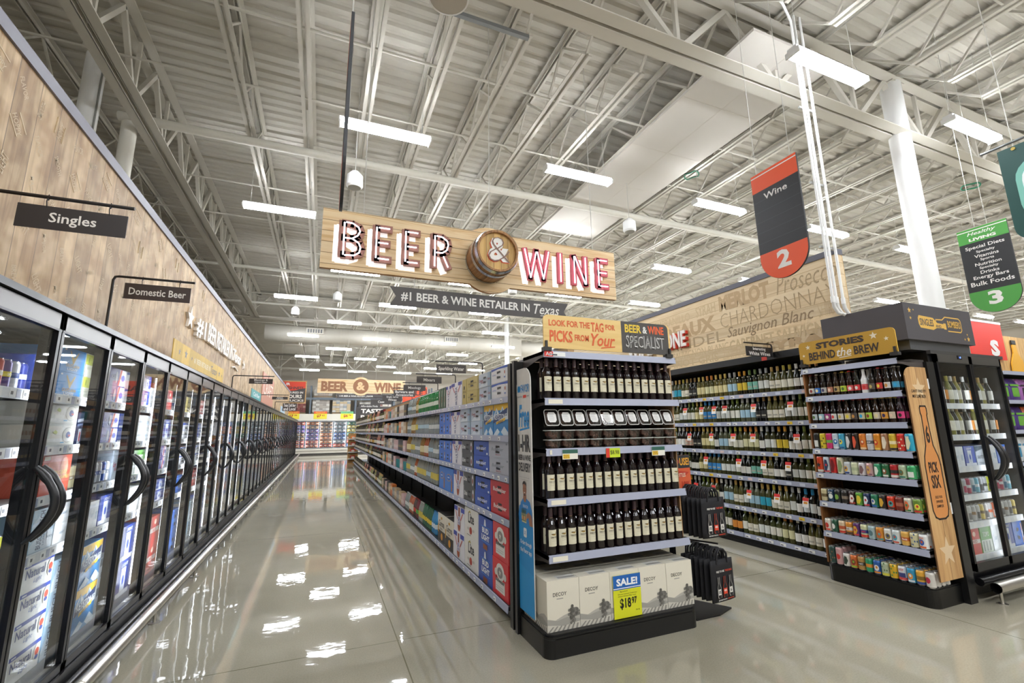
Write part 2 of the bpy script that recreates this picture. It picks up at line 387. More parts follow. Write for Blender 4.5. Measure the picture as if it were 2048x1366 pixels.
for i in range(-3, 11):
    y = 2.85 + 3.08*i; off = 5.25 if i % 2 == 0 else 3.7
    nrow = 0
    for kx in range(-5, 9):
        x = off + 3.1*kx
        if not (-7 < x < 31): continue
        if i < 0 and (x < -5 or x > 14): continue
        if i >= 0 and x < (5 if i == 0 else -1.5): continue
        nrow += 1
        if i < 0: lab, grp = 'lit white strip light hung over the front end of the store', 'strip lights over the front end'
        else: lab, grp = 'lit white strip light, %s from the left in the %s row of lights' % (nth(nrow), nth(i+1)), 'strip lights hung under the roof'
        place([('housing', hs), ('lens', ln)], 'strip_light', (x, y, HZ), 0, lab, 'light', grp)
for o in [o for o in scene.objects if o.name.startswith('strip_light')]:
    for sx in (-0.5, 0.5): link("hanger", hg, o, (sx, 0, 0))

# ---------------------------------------------------------------- product kit
def deco(mb, dec, o, u, v, w, h, off0=0.0006):
    """printed shapes on a face whose lower-left corner is o; positions are fractions of w and h"""
    for i, d in enumerate(dec):
        off = off0*(i+1); k = d[0]
        if k == 'r': mb.poly([(d[1]*w, d[2]*h), (d[3]*w, d[2]*h), (d[3]*w, d[4]*h), (d[1]*w, d[4]*h)], o, u, v, d[5], off)
        elif k == 'e': mb.poly(circ(d[1]*w, d[2]*h, d[3]*w, d[4]*h, 18), o, u, v, d[5], off)
        elif k == 'p': mb.poly([(x*w, y*h) for x, y in d[1]], o, u, v, d[2], off)
        elif k == 's': mb.poly(star_poly(d[1]*w, d[2]*h, d[3]), o, u, v, d[4], off)
        elif k == 't':
            oo = Vector(o)+Vector(u)*d[2]*w+Vector(v)*d[3]*h
            mb.text(d[1], oo, u, v, (d[4]-d[2])*w, (d[5]-d[3])*h, d[6], off, d[7] if len(d) > 7 else 0.02, d[8] if len(d) > 8 else 0.0)
        elif k == 'tv':     # lettering that reads upwards
            oo = Vector(o)+Vector(u)*d[4]*w+Vector(v)*d[3]*h
            mb.text(d[1], oo, v, -Vector(u), (d[5]-d[3])*h, (d[4]-d[2])*w, d[6], off, 0.02)
def carton(w, d, h, base, dec=(), side=(), top=None, rough=0.38, nm='carton'):
    """front face at y = 0 looking to -y, centred on x, standing on z = 0"""
    mb = MB(); B = flat(base, rough)
    b = 0.004; mb.box(-w/2, w/2, b, d, b, h-b, B); mb.box(-w/2+b, w/2-b, 0, d, 0, h, B)
    if top: mb.poly([(-w/2+.005, .005), (w/2-.005, .005), (w/2-.005, d-.005), (-w/2+.005, d-.005)], (0, 0, h), X, Y, top, 0.0006)
    mb.poly([(-w/2+.006, d*0.49), (w/2-.006, d*0.49), (w/2-.006, d*0.5), (-w/2+.006, d*0.5)], (0, 0, h), X, Y, flat('6b6459', 0.6), 0.0012)
    deco(mb, dec, (-w/2+b, 0, b), X, Z, w-2*b, h-2*b)
    if side:
        deco(mb, side, (-w/2, d-b, b), mY, Z, d-2*b, h-2*b); deco(mb, side, (w/2, b, b), Y, Z, d-2*b, h-2*b)
    return mb.mesh(nm)
HOLE = '14110f'
def holes(x=0.42, w=0.16): return [('p', [(x, .60), (x+.03, .58), (x+w-.03, .62), (x+w, .60), (x+w, .74), (x, .74)], HOLE), ('p', [(x, .26), (x+w, .26), (x+w, .40), (x+w-.03, .38), (x+.03, .42), (x, .40)], HOLE)]
CASES = {
 'white': ('white beer carton with a blue top band', 'eeeef1', [('p', [(0,.82),(.45,.9),(1,.84),(1,1),(0,1)], '2f55b8'), ('e',.84,.5,.075,.34,'cfd2da'), ('e',.84,.5,.06,.30,'f6f6f8'), ('r',.815,.48,.865,.68,'c8622e'), ('r',.8,.22,.88,.3,'5a78c4'), ('t','ULTRA',.08,.5,.3,.6,'6f80bd')] + holes(.38,.22)),
 'silver': ('silver and blue beer carton with red script', 'c3cfde', [('r',.74,0,1,1,'a5bbd2'), ('r',.95,0,1,1,'3d6c7a'), ('p',[(0,0),(.3,.3),(.5,.12),(.7,.36),(.74,.3),(.74,0)],'dfe8f0'), ('t','Coors',.05,.42,.36,.6,'b2303c',.02,.3), ('t','LIGHT',.2,.3,.5,.4,'b2303c'), ('t','Coors',.76,.45,.94,.62,'a93b48',.02,.3)] + holes(.42,.2)),
 'gold': ('gold beer carton with cut hand holes', 'c3b062', [('r',.9,0,1,1,'a8964c'), ('t','ESPECIAL',.12,.46,.86,.55,'7c6a2c'), ('r',.03,.2,.1,.8,'d6c680')] + holes(.34,.24)),
 'ultra': ('tall white beer carton with purple corners and red chevrons', 'e8e6ea', [('r',0,.86,.34,1,'494c9d'), ('r',.66,.86,1,1,'494c9d'), ('p',[(.1,.86),(.16,.86),(.36,.6),(.32,.57)],'b9323a'), ('p',[(.9,.86),(.84,.86),(.64,.6),(.68,.57)],'b9323a'), ('tv','ULTRA',.4,.25,.6,.82,'5b5d86'), ('r',.44,.05,.56,.2,'8d8ea6')]),
 'amber': ('white beer carton with a large amber bottle and purple corners', 'e8e6ea', [('r',0,.82,.34,1,'3f4aa5'), ('r',.66,.82,1,1,'3f4aa5'), ('p',[(.12,.8),(.18,.8),(.38,.5),(.34,.47)],'c2453a'), ('p',[(.88,.8),(.82,.8),(.62,.5),(.66,.47)],'c2453a'), ('r',.44,.55,.56,.98,'8b3c20'), ('e',.5,.3,.13,.27,'a84d24'), ('r',.39,.28,.61,.62,'d7d6e2'), ('tv','ULTRA',.43,.3,.57,.6,'4d5090')]),
 'green': ('slim dark green beer carton', '20482f', [('r',.0,.0,.2,1,'2f6a41'), ('r',.4,.1,.6,.9,'b9c7b4'), ('r',.44,.3,.56,.6,'a43b2a'), ('r',.8,0,.86,1,'cdd6c8')]),
 'peaks': ('blue and yellow beer carton printed with snowy peaks', '2f86c6', [('r',0,.8,1,1,'f1c23a'), ('p',[(0,.62),(.22,.88),(.42,.66),(.62,.92),(.85,.68),(1,.86),(1,.5),(0,.4)],'e9f0f5'), ('p',[(.1,.62),(.22,.84),(.26,.66),(.36,.62)],'6fa4cd'), ('p',[(.55,.7),(.62,.88),(.7,.66)],'6fa4cd'), ('p',[(0,.38),(.92,.62),(.95,.86),(.03,.58)],'1b396e'), ('t','KEYSTONE',.06,.5,.92,.68,'eef2f5',.02), ('p',[(.2,.34),(.8,.46),(.82,.56),(.22,.42)],'f1c23a'), ('t','LIGHT',.34,.38,.68,.47,'1b396e'), ('p',[(0,.0),(.3,.22),(.5,.08),(.75,.28),(1,.1),(1,0)],'dbe8f2'), ('p',[(.3,0),(.5,.14),(.7,0)],'4d9ad3')]),
 'azure': ('bright blue beer carton with cut hand holes', '2d6dcf', [('r',.84,.08,.95,.92,'c99a6b'), ('r',.86,.3,.93,.6,'e9e9ef'), ('e',.3,.5,.16,.1,'5d91e0')] + holes(.36,.2)),
 'grey': ('pale grey beer carton with script lettering', 'b8bac3', [('t','Budweiser',.14,.4,.76,.62,'7d828d',.01,.35), ('t','SELECT',.36,.12,.62,.19,'b0424c'), ('r',.88,.8,.95,.92,'8d919b')] + holes(.38,.2)),
 'blue': ('royal blue beer carton with white block lettering', '1f4cae', [('r',.03,.06,.08,.94,'3f6fd0')] + holes(.4,.24) + [('t','BUD LIGHT',.2,.4,.84,.6,'f4f6fa',.03), ('r',.86,.08,.95,.22,'e8ecf4')]),
 'charcoal': ('charcoal beer carton with white lettering', '4a4a4b', [('p',[(0,.55),(.12,.7),(.22,.5),(.1,.3),(0,.35)],'8c8d8f'), ('e',.85,.5,.07,.4,'d9d9da'), ('e',.85,.45,.045,.2,'8c3a2c'), ('t','Lite',.06,.34,.34,.66,'ecebe8',.02,.1)] + holes(.42,.22)),
 'red': ('red beer carton with white script lettering', 'c8222b', holes(.4,.2) + [('t','Budweiser',.16,.38,.84,.64,'f3eeea',.02,.1), ('r',.02,.1,.05,.9,'e8555a')]),
 'crest': ('tall red beer carton with a white crest', 'd5232c', [('p',[(.2,.12),(.78,.12),(.78,.46),(.2,.46)],'efebe4'), ('e',.5,.68,.26,.24,'efebe4'), ('e',.22,.62,.08,.1,'e3ddd4'), ('e',.8,.62,.08,.1,'e3ddd4'), ('e',.5,.66,.17,.15,'8e8a86'), ('s',.5,.66,.03,'e9e4da'), ('t','Budweiser',.22,.38,.78,.5,'2a2626',.02,.1), ('r',.26,.2,.72,.21,'a9a49c'), ('r',.26,.26,.72,.27,'a9a49c')]),
 'royal': ('tall royal blue beer carton with stacked white lettering', '1b47a6', [('r',.2,.22,.82,.24,'3f8fdc'), ('r',.2,.7,.82,.72,'3f8fdc'), ('t','BUD',.28,.5,.74,.68,'f4f6fa',.04), ('t','LIGHT',.24,.28,.8,.46,'f4f6fa',.04), ('r',.36,0,.66,.16,'8a4a22'), ('p',[(.42,.74),(.58,.74),(.54,.95),(.46,.95)],'d6dbe6')]),
 'lite': ('tall white beer carton with black gothic lettering', 'e9e6df', [('t','Lite',.28,.5,.72,.86,'1d1b1a',.03), ('e',.48,.26,.1,.13,'b8402e'), ('r',.2,.08,.5,.1,'77726a'), ('p',[(.28,.86),(.42,.95),(.5,.86)],'b9a65a'), ('e',.3,.3,.07,.05,'c9c4ba'), ('e',.7,.3,.07,.05,'c9c4ba')]),
 'crown': ('cream and black beer carton with a gold medallion', 'e4ddcb', [('r',0,0,1,.4,'2b2724'), ('t','Corona',.14,.55,.86,.78,'2f2a26',.02), ('e',.5,.86,.1,.05,'cf9a2e'), ('e',.55,.2,.13,.13,'e09a2c'), ('t','Extra',.34,.44,.66,.53,'6f6552'), ('r',.02,.3,.12,.6,'d6a63a')]),
 'sapphire': ('tall bright blue beer carton with a gold ring', '2b7ad4', [('e',.42,.6,.26,.16,'d8a44a'), ('e',.42,.6,.23,.13,'2b7ad4'), ('p',[(.74,.06),(.88,.06),(.88,.45),(.83,.6),(.83,.75),(.79,.75),(.79,.6),(.74,.45)],'b07438'), ('r',.3,.58,.54,.63,'cfe2f6')]),
 'outlaw': ('sky blue beer carton with gold antlers', '2a8ed8', [('p',[(.44,.5),(.36,.72),(.3,.9),(.34,.9),(.42,.74),(.5,.62),(.58,.74),(.66,.9),(.7,.9),(.64,.72),(.56,.5),(.52,.36),(.48,.36)],'d8b45c'), ('t','OUTLAW',.2,.2,.8,.34,'d8b45c',.02), ('t','LIGHT',.28,.06,.72,.17,'f2f6f8',.02), ('r',.06,.88,.14,.95,'f2f6f8')]),
 'lime': ('lime and white beer carton', 'e6e7d6', [('r',0,.52,1,1,'c3cd45'), ('r',.14,.62,.2,.86,'8c9a2e'), ('r',.5,.6,.56,.88,'8c9a2e'), ('t','OUTLAW',.1,.3,.7,.42,'b7b9a4')]),
 'pearl': ('pearl white beer carton with a round lone star badge', 'd3d0c6', [('e',.72,.5,.22,.38,'a9a69c'), ('e',.72,.5,.2,.35,'d8d5cc'), ('e',.72,.5,.09,.16,'2f4a8c'), ('r',.72,.42,.81,.5,'b93a3a'), ('p',[(.12,.6),(.2,.74),(.3,.64),(.26,.52)],'bcc56a'), ('r',.44,.1,.58,.16,'5aa6cf')]),
 'navy': ('navy beer carton with silver stripes', '1d2a55', [('p',[(0,.7),(.9,.86),(.9,.96),(0,.8)],'b9c2d2'), ('p',[(0,.58),(.8,.7),(.8,.76),(0,.64)],'7c8ab0'), ('r',.1,.0,.26,.5,'c6ccd8'), ('r',.36,.0,.52,.5,'c6ccd8'), ('r',.62,.0,.78,.5,'c6ccd8'), ('r',.15,.1,.21,.4,'c23438'), ('r',.41,.1,.47,.4,'20386e'), ('r',.67,.1,.73,.4,'c23438')]),
 'coral': ('coral drink carton printed with tall glasses', 'd2604a', [('e',.34,.62,.2,.3,'e48f78'), ('e',.74,.66,.14,.3,'e9a88f'), ('r',.32,.1,.36,.4,'e9a88f'), ('t','SPICED',.3,.5,.86,.6,'f0cf7a',.01,.3), ('t','Wonderful',.34,.36,.96,.48,'f0cf7a',.01,.3), ('r',.0,.9,.2,1,'f2ead8')]),
 'frost': ('frosty pale blue beer carton with upright lettering', 'a6c4db', [('p',[(0,.3),(.3,.75),(.5,.45),(.75,.8),(1,.4),(1,0),(0,0)],'d3e2ee'), ('tv','BUSCH',.28,.06,.5,.94,'1f3a5e'), ('tv','LIGHT',.54,.2,.64,.8,'3f6488'), ('r',.72,.1,.96,.9,'e4eef5'), ('t','BUSCH',.72,.5,.96,.62,'2c527c')]),
 'natural': ('white beer carton with a blue band and navy lettering', 'efeeeb', [('r',0,.85,1,1,'2a46a8'), ('r',.06,.89,.2,.95,'e9edf6'), ('t','Natural',.06,.44,.7,.78,'22377e',.02), ('t','Light',.34,.16,.62,.38,'4b69b0',.01,.3), ('e',.88,.52,.1,.34,'e6e1d6'), ('e',.88,.56,.07,.14,'cc4a34'), ('e',.88,.36,.06,.08,'3a4f9c')]),
 'violet': ('violet and white drink carton', '4446a0', [('r',.56,0,1,1,'e6e4ee'), ('p',[(.5,0),(.6,0),(.72,1),(.62,1)],'d86a5a'), ('e',.4,.5,.07,.36,'e8e8f2'), ('t','ICE',.08,.4,.3,.6,'c8cbe8'), ('e',.8,.5,.1,.2,'6a6cc0')]),
 'plain': ('plain white beer carton', 'eceef0', [('r',.1,.2,.14,.8,'c9d2dc'), ('r',.5,.1,.54,.9,'d3dae2'), ('t','LIGHT',.2,.42,.46,.56,'9fb0c4'), ('r',.7,.3,.9,.6,'c2cfdd')]),
 'steel': ('steel grey beer carton with dark lettering', 'b9c0c8', [('p',[(0,.7),(1,.9),(1,1),(0,1)],'54606c'), ('t','SELTZER',.1,.34,.9,.5,'5b646e'), ('r',.2,.1,.8,.14,'8b949e')]),
 'scarlet': ('scarlet drink carton with a white stripe', 'd2403a', [('r',0,.42,1,.58,'f0e9e2'), ('t','RED',.3,.44,.7,.56,'b02a2a'), ('e',.5,.8,.14,.1,'f0c9b8')]),
 'orange': ('orange and white drink carton', 'dd7a32', [('r',0,0,1,.3,'efe9df'), ('e',.5,.62,.24,.2,'f2d9b0'), ('t','ALE',.36,.55,.64,.7,'8f3f18')]),
 'leaf': ('leaf green and white drink carton', '5f9e45', [('r',0,0,1,.5,'e8ebe2'), ('r',.12,.05,.24,.45,'9aa49a'), ('r',.4,.05,.52,.45,'9aa49a'), ('r',.68,.05,.8,.45,'9aa49a'), ('t','TOPO',.2,.62,.8,.82,'e8ebe2')]),
 'cobalt': ('cobalt beer carton with a white can picture', '2446a8', [('r',.3,.08,.66,.8,'e4e7ee'), ('r',.36,.2,.6,.66,'c6cede'), ('e',.48,.45,.08,.14,'2446a8'), ('r',0,0,1,.14,'e4e7ee'), ('t','LIGHT',.24,.84,.74,.94,'e4e7ee')]),
}
SIDES = {'natural': [('r',0,.85,1,1,'2a3f96'), ('r',.5,.7,.9,.92,'dcdcd8'), ('r',.54,.74,.86,.9,'77787a')], 'red': [], 'white': [('p', [(0,.84),(1,.84),(1,1),(0,1)], '2f55b8')]}
_case = {}
def case(kind, w, d, h):
    k = (kind, round(w, 3), round(d, 3), round(h, 3))
    if k not in _case:
        _, base, dec = CASES[kind]; _case[k] = carton(w, d, h, base, dec, SIDES.get(kind, ()), '2f2b28' if kind == 'crown' else None)
    return _case[k]
LEV = {1: ['single'], 2: ['lower', 'upper'], 3: ['lowest', 'middle', 'topmost'], 4: ['lowest', 'second-up', 'third-up', 'topmost']}

def wpt(s_, z, r, a0=0.0):
    a = s_/r+a0; return (r*math.sin(a), -r*math.cos(a), z)
def wrap_rect(mb, s0, s1, z0, z1, r, m, a0=0.0):
    n = max(1, int(abs(s1-s0)/r/0.3)); vs = []
    for i in range(n+1):
        s_ = s0+(s1-s0)*i/n; vs += [wpt(s_, z0, r, a0), wpt(s_, z1, r, a0)]
    mb.add(vs, [(2*i, 2*i+2, 2*i+3, 2*i+1) for i in range(n)], m, True)
def _clip(P, c, keep_less):
    out = []
    for i in range(len(P)):
        a, b = P[i-1], P[i]; ia = (a[0] <= c) == keep_less or a[0] == c; ib = (b[0] <= c) == keep_less or b[0] == c
        if ia != ib: t = (c-a[0])/(b[0]-a[0]); out.append((c, a[1]+t*(b[1]-a[1])))
        if ib: out.append(b)
    return out
def wrap_poly(mb, pts, r, m, a0=0.0, ds=0.008):
    """a flat shape bent round a cylinder, cut into upright strips"""
    s0 = min(p[0] for p in pts); s1 = max(p[0] for p in pts); n = max(1, math.ceil((s1-s0)/ds))
    for i in range(n):
        a, b = s0+(s1-s0)*i/n, s0+(s1-s0)*(i+1)/n
        q = pts if i == 0 else _clip(pts, a, False)
        if i < n-1 and q: q = _clip(q, b, True)
        if len(q) >= 3: mb.add([wpt(x, z, r, a0) for x, z in q], [tuple(range(len(q)))], m)
def wrap_text(mb, t, s0, z0, w, h, r, m, a0=0.0, bold=0.02, shear=0.0):
    vs, fs, asp = text_geo(t, bold, shear)
    if h is None: h = w/asp
    mb.add([wpt(s0+x*w, z0+y*h, r, a0) for x, y, _ in vs], fs, m)
WINE = [(0, 0), (.035, 0), (.0372, .006), (.0375, .18), (.0355, .197), (.026, .218), (.0165, .236), (.0142, .25), (.0142, .292)]
BURG = [(0, 0), (.037, 0), (.0392, .006), (.0395, .15), (.036, .175), (.024, .215), (.0165, .24), (.0145, .255), (.0145, .292)]
LONG = [(0, 0), (.028, 0), (.0302, .004), (.0304, .125), (.0285, .138), (.019, .16), (.0135, .185), (.0125, .215), (.0135, .222), (.0135, .228)]
SODA = [(0, 0), (.038, 0), (.045, .012), (.046, .17), (.04, .2), (.022, .255), (.0145, .275), (.0145, .29)]
def bottle(kind, glass, label, cap, lz=(.05, .15), ang=1.15, accent=None, art=None, glassm=None):
    prof = {'wine': WINE, 'burg': BURG, 'long': LONG, 'soda': SODA}[kind]; n = 14
    G = glassm or flat(glass, 0.06, spec=0.6); body = MB().lathe(prof, G, n)
    R = max(p[0] for p in prof)+0.0006; top = prof[-1][1]
    c = MB()
    if kind in ('wine', 'burg'): c.lathe([(.0158, top-.056), (.0158, top+.004), (.0148, top+.008), (0, top+.008)], flat(cap, 0.35, 0.0), n)
    else: c.lathe([(.0152, top-.004), (.0152, top+.007), (0, top+.009)], flat(cap, 0.3), n)
    parts = [('body', body.mesh('bottle')), ('cap' if kind in ('long', 'soda') else 'capsule', c.mesh('capsule'))]
    l = MB(); wd = R*ang; wrap_rect(l, -wd, wd, lz[0], lz[1], R, label)
    if accent: wrap_rect(l, -wd*.7, wd*.7, lz[0]+.25*(lz[1]-lz[0]), lz[0]+.45*(lz[1]-lz[0]), R+.0005, accent)
    if art: art(l, R+.0008)
    parts.append(('label', l.mesh('label')))
    return parts
CANH = {'std': .122, 'tall': .158}
def can(kind, base, accent, second=None, word=None, style=0, top=None):
    h = CANH[kind]; r = .033; A = flat('c9c9cb', 0.25, 0.9); B = flat(base, 0.28, 0.15); mb = MB()
    mb.lathe([(0, .003, A), (.025, 0), (.027, .003), (r, .012, B), (r, h-.016, flat(top, .3) if top else B), (.027, h-.003, A), (.0275, h), (.0245, h), (.0243, h-.004), (0, h-.004)], A, 16)
    R = r+.0005; z0, z1 = .018, h-.022; zm = (z0+z1)/2
    if style == 0: wrap_poly(mb, circ(0, zm, .02, .024, 14), R, accent); 
    elif style == 1: wrap_rect(mb, -.05, .05, zm-.012, zm+.016, R, accent)
    elif style == 2: wrap_rect(mb, -.028, .028, z0+.006, zm+.01, R, accent)
    elif style == 3:
        for i in range(7): wrap_poly(mb, circ(-.024+.017*(i % 4), z0+.012+.026*(i//2 % 4), .006, .008, 7), R, accent)
    elif style == 4: wrap_poly(mb, [(-.022, z0+.01), (.004, z0+.004), (.022, zm), (.012, z1-.008), (-.008, z1-.004), (-.02, zm+.006)], R, accent)
    elif style == 5: wrap_poly(mb, star_poly(0, zm, .026, 5, .5), R, accent)
    if second:
        if style in (0, 4): wrap_poly(mb, circ(.002, zm+.004, .009, .011, 10), R+.0004, second); wrap_rect(mb, -.03, .03, z0-.002, z0+.012, R+.0002, second)
        else: wrap_rect(mb, -.045, .045, z0-.004, z0+.016, R+.0004, second)
    if word: wrap_text(mb, word, -.019, zm-.006 if style == 1 else z1-.014, .038, .014, R+.0009, second or 'f4f2ee')
    return [('beer_can', mb.mesh('can'))]

# ---------------------------------------------------------------- left: tall wooden wall over the glass-door coolers
M_boards = wood('printed_boards', 'ddc29a', 'cfb389', 'ab8d66', 'z', 0.21, 'y', '7a6248', 0.6, 0.55)
wallp = thing('wooden_wall', 'tall wooden wall printed with faint beer words above the glass-door coolers', 'wall panel', (-1.6, 0, 0))
MB().box(-0.12, 0, -1.0, 26.3, 2.3, 3.62, M_boards).build('boards', wallp)
MB().box(-0.14, 0.015, -1.0, 26.3, 3.62, 3.70, flat('807e8a', 0.5)).build('top_trim', wallp)
lt = MB(); words_ = ['FLAVOR', 'BREW', 'SMOOTH', 'LIGHT', 'HOPPY', 'MAJOR']; rr = random.Random(3); M_faint = flat('dcc8a8', 0.7)
y = -0.9; k = 0
while y < 12:
    for z in (2.48, 2.74, 3.0, 3.24, 3.46):
        w = words_[(k*2+int(z*7)) % 6]; a = rr.choice([-0.9, -0.6, 1.35, -1.3, 0.3, -0.4]) ; sc = 0.115 if len(w) > 4 else 0.1
        u = Vector((0, math.cos(a), math.sin(a))); v = Vector((0, -math.sin(a), math.cos(a)))
        o = Vector((0, y+0.11, z)) - u*sc/2
        lt.text(w, o, u, v, sc, 0.042 if w != 'LIGHT' else 0.06, M_faint, 0.0015, 0.01)
        if w == 'HOPPY':
            lt.bar(o+v*0.07+X*.001, o+v*0.085+u*sc+X*.001, .002, .008, M_faint); lt.bar(o-v*0.02+X*.001, o-v*0.005+u*sc+X*.001, .002, .008, M_faint)
    y += 0.21; k += 1
lt.build('printed_words', wallp)
M_cut = flat('f4ece2', 0.5)
rl = MB(); rl.text('#1', (0.02, 6.86, 2.86), Y, Z, 0.5, 0.27, M_cut, 0.0, 0.02, solid=0.02); rl.text('BEER RETAILER IN', (0.02, 7.5, 2.9), Y, Z, 1.95, 0.27, M_cut, 0.0, 0.02, solid=0.02)
rl.build('raised_lettering', wallp)
rl = MB(); rl.text('Texas', (0.02, 9.55, 2.92), Y, Z, 0.85, 0.22, M_cut, 0.0, 0.02, 0.35, solid=0.02)
rl.tube([(0.02, 9.6, 2.8), (0.02, 9.9, 2.84), (0.02, 10.2, 2.8)], 0.015, M_cut, 6); rl.build('raised_lettering', wallp)
for cy, cz, r in ((6.58, 3.02, 0.15), (10.9, 3.0, 0.1)): MB().prism(star_poly(0, 0, r), (0.001, cy, cz), Y, Z, 0.03, M_cut).build('raised_star', wallp)
MB().box(0.001, 0.02, 14.4, 17.6, 2.4, 3.3, flat('c98f78', 0.6)).text('CRAFT', (0.02, 14.7, 2.7), Y, Z, 2.6, 0.4, 'f0e2d4', 0.002).build('printed_square', wallp)

# glass-door cooler cases: four doors each, 2.732 m long
DW = 0.683
M_in = flat('2a2725', 0.6); M_rail = flat('17171a', 0.3, 0.3); M_fasc = flat('5f5d5b', 0.32, 0.8); M_led = emitter('led_strip', 'f4f8ff', CASE_LIGHT)
def case_body(n, dw):
    L_ = n*dw; m = MB()
    m.box(-2.30, -2.25, 0, L_, 0.0, 2.30, M_in); m.box(-2.30, -1.46, 0, L_, 2.24, 2.31, M_blackm); m.box(-2.30, -1.46, 0, L_, 0.12, 0.2, flat('8f8c88', 0.5))
    m.box(-2.30, -1.40, 0, L_, 0.0, 0.12, M_blackm); m.box(-1.46, -1.40, 0, L_, 0.12, 0.16, M_rail)
    for i in range(n+1): m.box(-1.50, -1.46, max(0, i*dw-0.03), min(L_, i*dw+0.03), 0.16, 2.24, M_rail)
    return m.mesh('cabinet')
def door_parts(dw):
    f = MB(); fr = 0.028; a, b = 0.006, dw-0.006; z0, z1 = 0.165, 2.305
    f.box(-1.452, -1.418, a, a+fr, z0, z1, M_rail); f.box(-1.452, -1.418, b-fr, b, z0, z1, M_rail); f.box(-1.452, -1.418, a, b, z0, z0+0.05, M_rail)
    f.box(-1.452, -1.418, a, b, 2.215, z1, M_fasc); f.box(-1.454, -1.416, a, b, 2.205, 2.217, M_rail)
    p = MB().box(-1.438, -1.432, a+fr-.003, b-fr+.003, z0+0.05, 2.206, M_glass)
    return f.mesh('door'), p.mesh('glass_pane')
def handle_mesh():
    m = MB(); pts = []; R = []
    for i in range(15):
        t = i/14; z = 1.06+0.39*t; pts.append((-1.415+0.105*math.sin(PI*t)**0.9, 0, z)); R.append(0.008+0.012*math.sin(PI*t)**0.5 + 0.006*(t > .85))
    m.tube(pts, R, flat('1c1c1e', 0.3), 10); return m.mesh('handle')
def shelf_parts(L_, x0=-2.22, x1=-1.54):
    s = MB(); s.box(x0, x1, 0.03, L_-0.03, -0.012, 0, flat('b9b7b3', 0.5))
    for i in range(int(L_/0.055)): pass
    st = MB(); st.box(x1, x1+0.012, 0.03, L_-0.03, -0.05, 0.008, flat('e4e5e8', 0.35)); rr = random.Random(int(L_*1000))
    y = 0.06
    while y < L_-0.15:
        st.box(x1+0.012, x1+0.0135, y, y+0.055, -0.044, 0.002, M_tagw); st.box(x1+0.0135, x1+0.0138, y+0.008, y+0.03, -0.03, -0.012, flat('4a4d55'))
        if rr.random() < .5: st.box(x1+0.012, x1+0.013, y+0.06, y+0.1, -0.044, 0.002, flat('9fa6bd', .4))
        y += rr.choice([0.075, 0.12, 0.12, 0.17])
    return s.mesh('shelf'), st.mesh('price_strip')
cab = case_body(4, DW); dr, pane = door_parts(DW); hm = handle_mesh(); sh, stp = shelf_parts(4*DW)
SHZ = [0.92, 1.25, 1.55, 1.865]; FLOORZ = 0.205
capm = MB().box(-1.62, -1.395, 0, 4*DW, 2.31, 2.345, M_rail).mesh('top_cap')
ledm = MB().box(-1.513, -1.502, -0.011, 0.011, 0.3, 2.15, M_led).mesh('led_strip')
nosem = MB().tube([(-1.375, 0, 0.075), (-1.375, 4*DW, 0.075)], 0.028, M_rail, 10).mesh('bumper_nose')
for k in range(-1, 11):
    y0 = 2.69+k*4*DW
    where = 'nearest the entrance' if k < 0 else nth(k+1)+' cabinet along the left aisle wall'
    c = thing('beer_cooler', 'black glass-door beer cooler, ' + where, 'cooler', (0, y0, 0), group='glass-door coolers under the wooden wall')
    link('cabinet', cab, c); link('top_cap', capm, c); link('bumper_nose', nosem, c)
    for z in SHZ: s_ = link('shelf', sh, c, (0, 0, z)); link('price_strip', stp, s_)
    for i in range(4):
        d_ = link('door', dr, c, (0, i*DW, 0)); link('glass_pane', pane, d_); link('handle', hm, d_, (0, DW-0.035 if i % 2 == 0 else 0.035, 0))
    for i in range(5): link('led_strip', ledm, c, (0, min(i*DW+0.03, 4*DW-0.012), 0))
# steel bumper rail on posts
M_ss = flat('d3cfc7', 0.36, 1.0)
for k in range(4):
    y0 = 1.07+k*8.316; b = thing('bumper_rail', 'brushed steel bumper rail on short posts beside the coolers, %s length of the aisle' % nth(k+1), 'rail', (-1.245, y0, 0), group='bumper rails along the coolers')
    MB().tube([(0, 0.004, 0.135), (0, 8.312, 0.135)], 0.04, M_ss, 14).build('rail', b)
    pm = MB().tube([(0, 0, 0), (0, 0, 0.1)], 0.013, M_ss, 10).tube([(0, 0, 0), (0, 0, 0.006)], 0.045, M_ss, 14).mesh('post'); sm = MB().tube([(0, -0.03, 0.135), (0, 0.03, 0.135)], 0.0425, M_ss, 14).mesh('sleeve')
    for i in range(6):
        link('post', pm, b, (0, 0.05 if i == 0 else i*1.386, 0)); link("sleeve", sm, b, (0, 0.05 if i == 0 else i*1.386, 0))

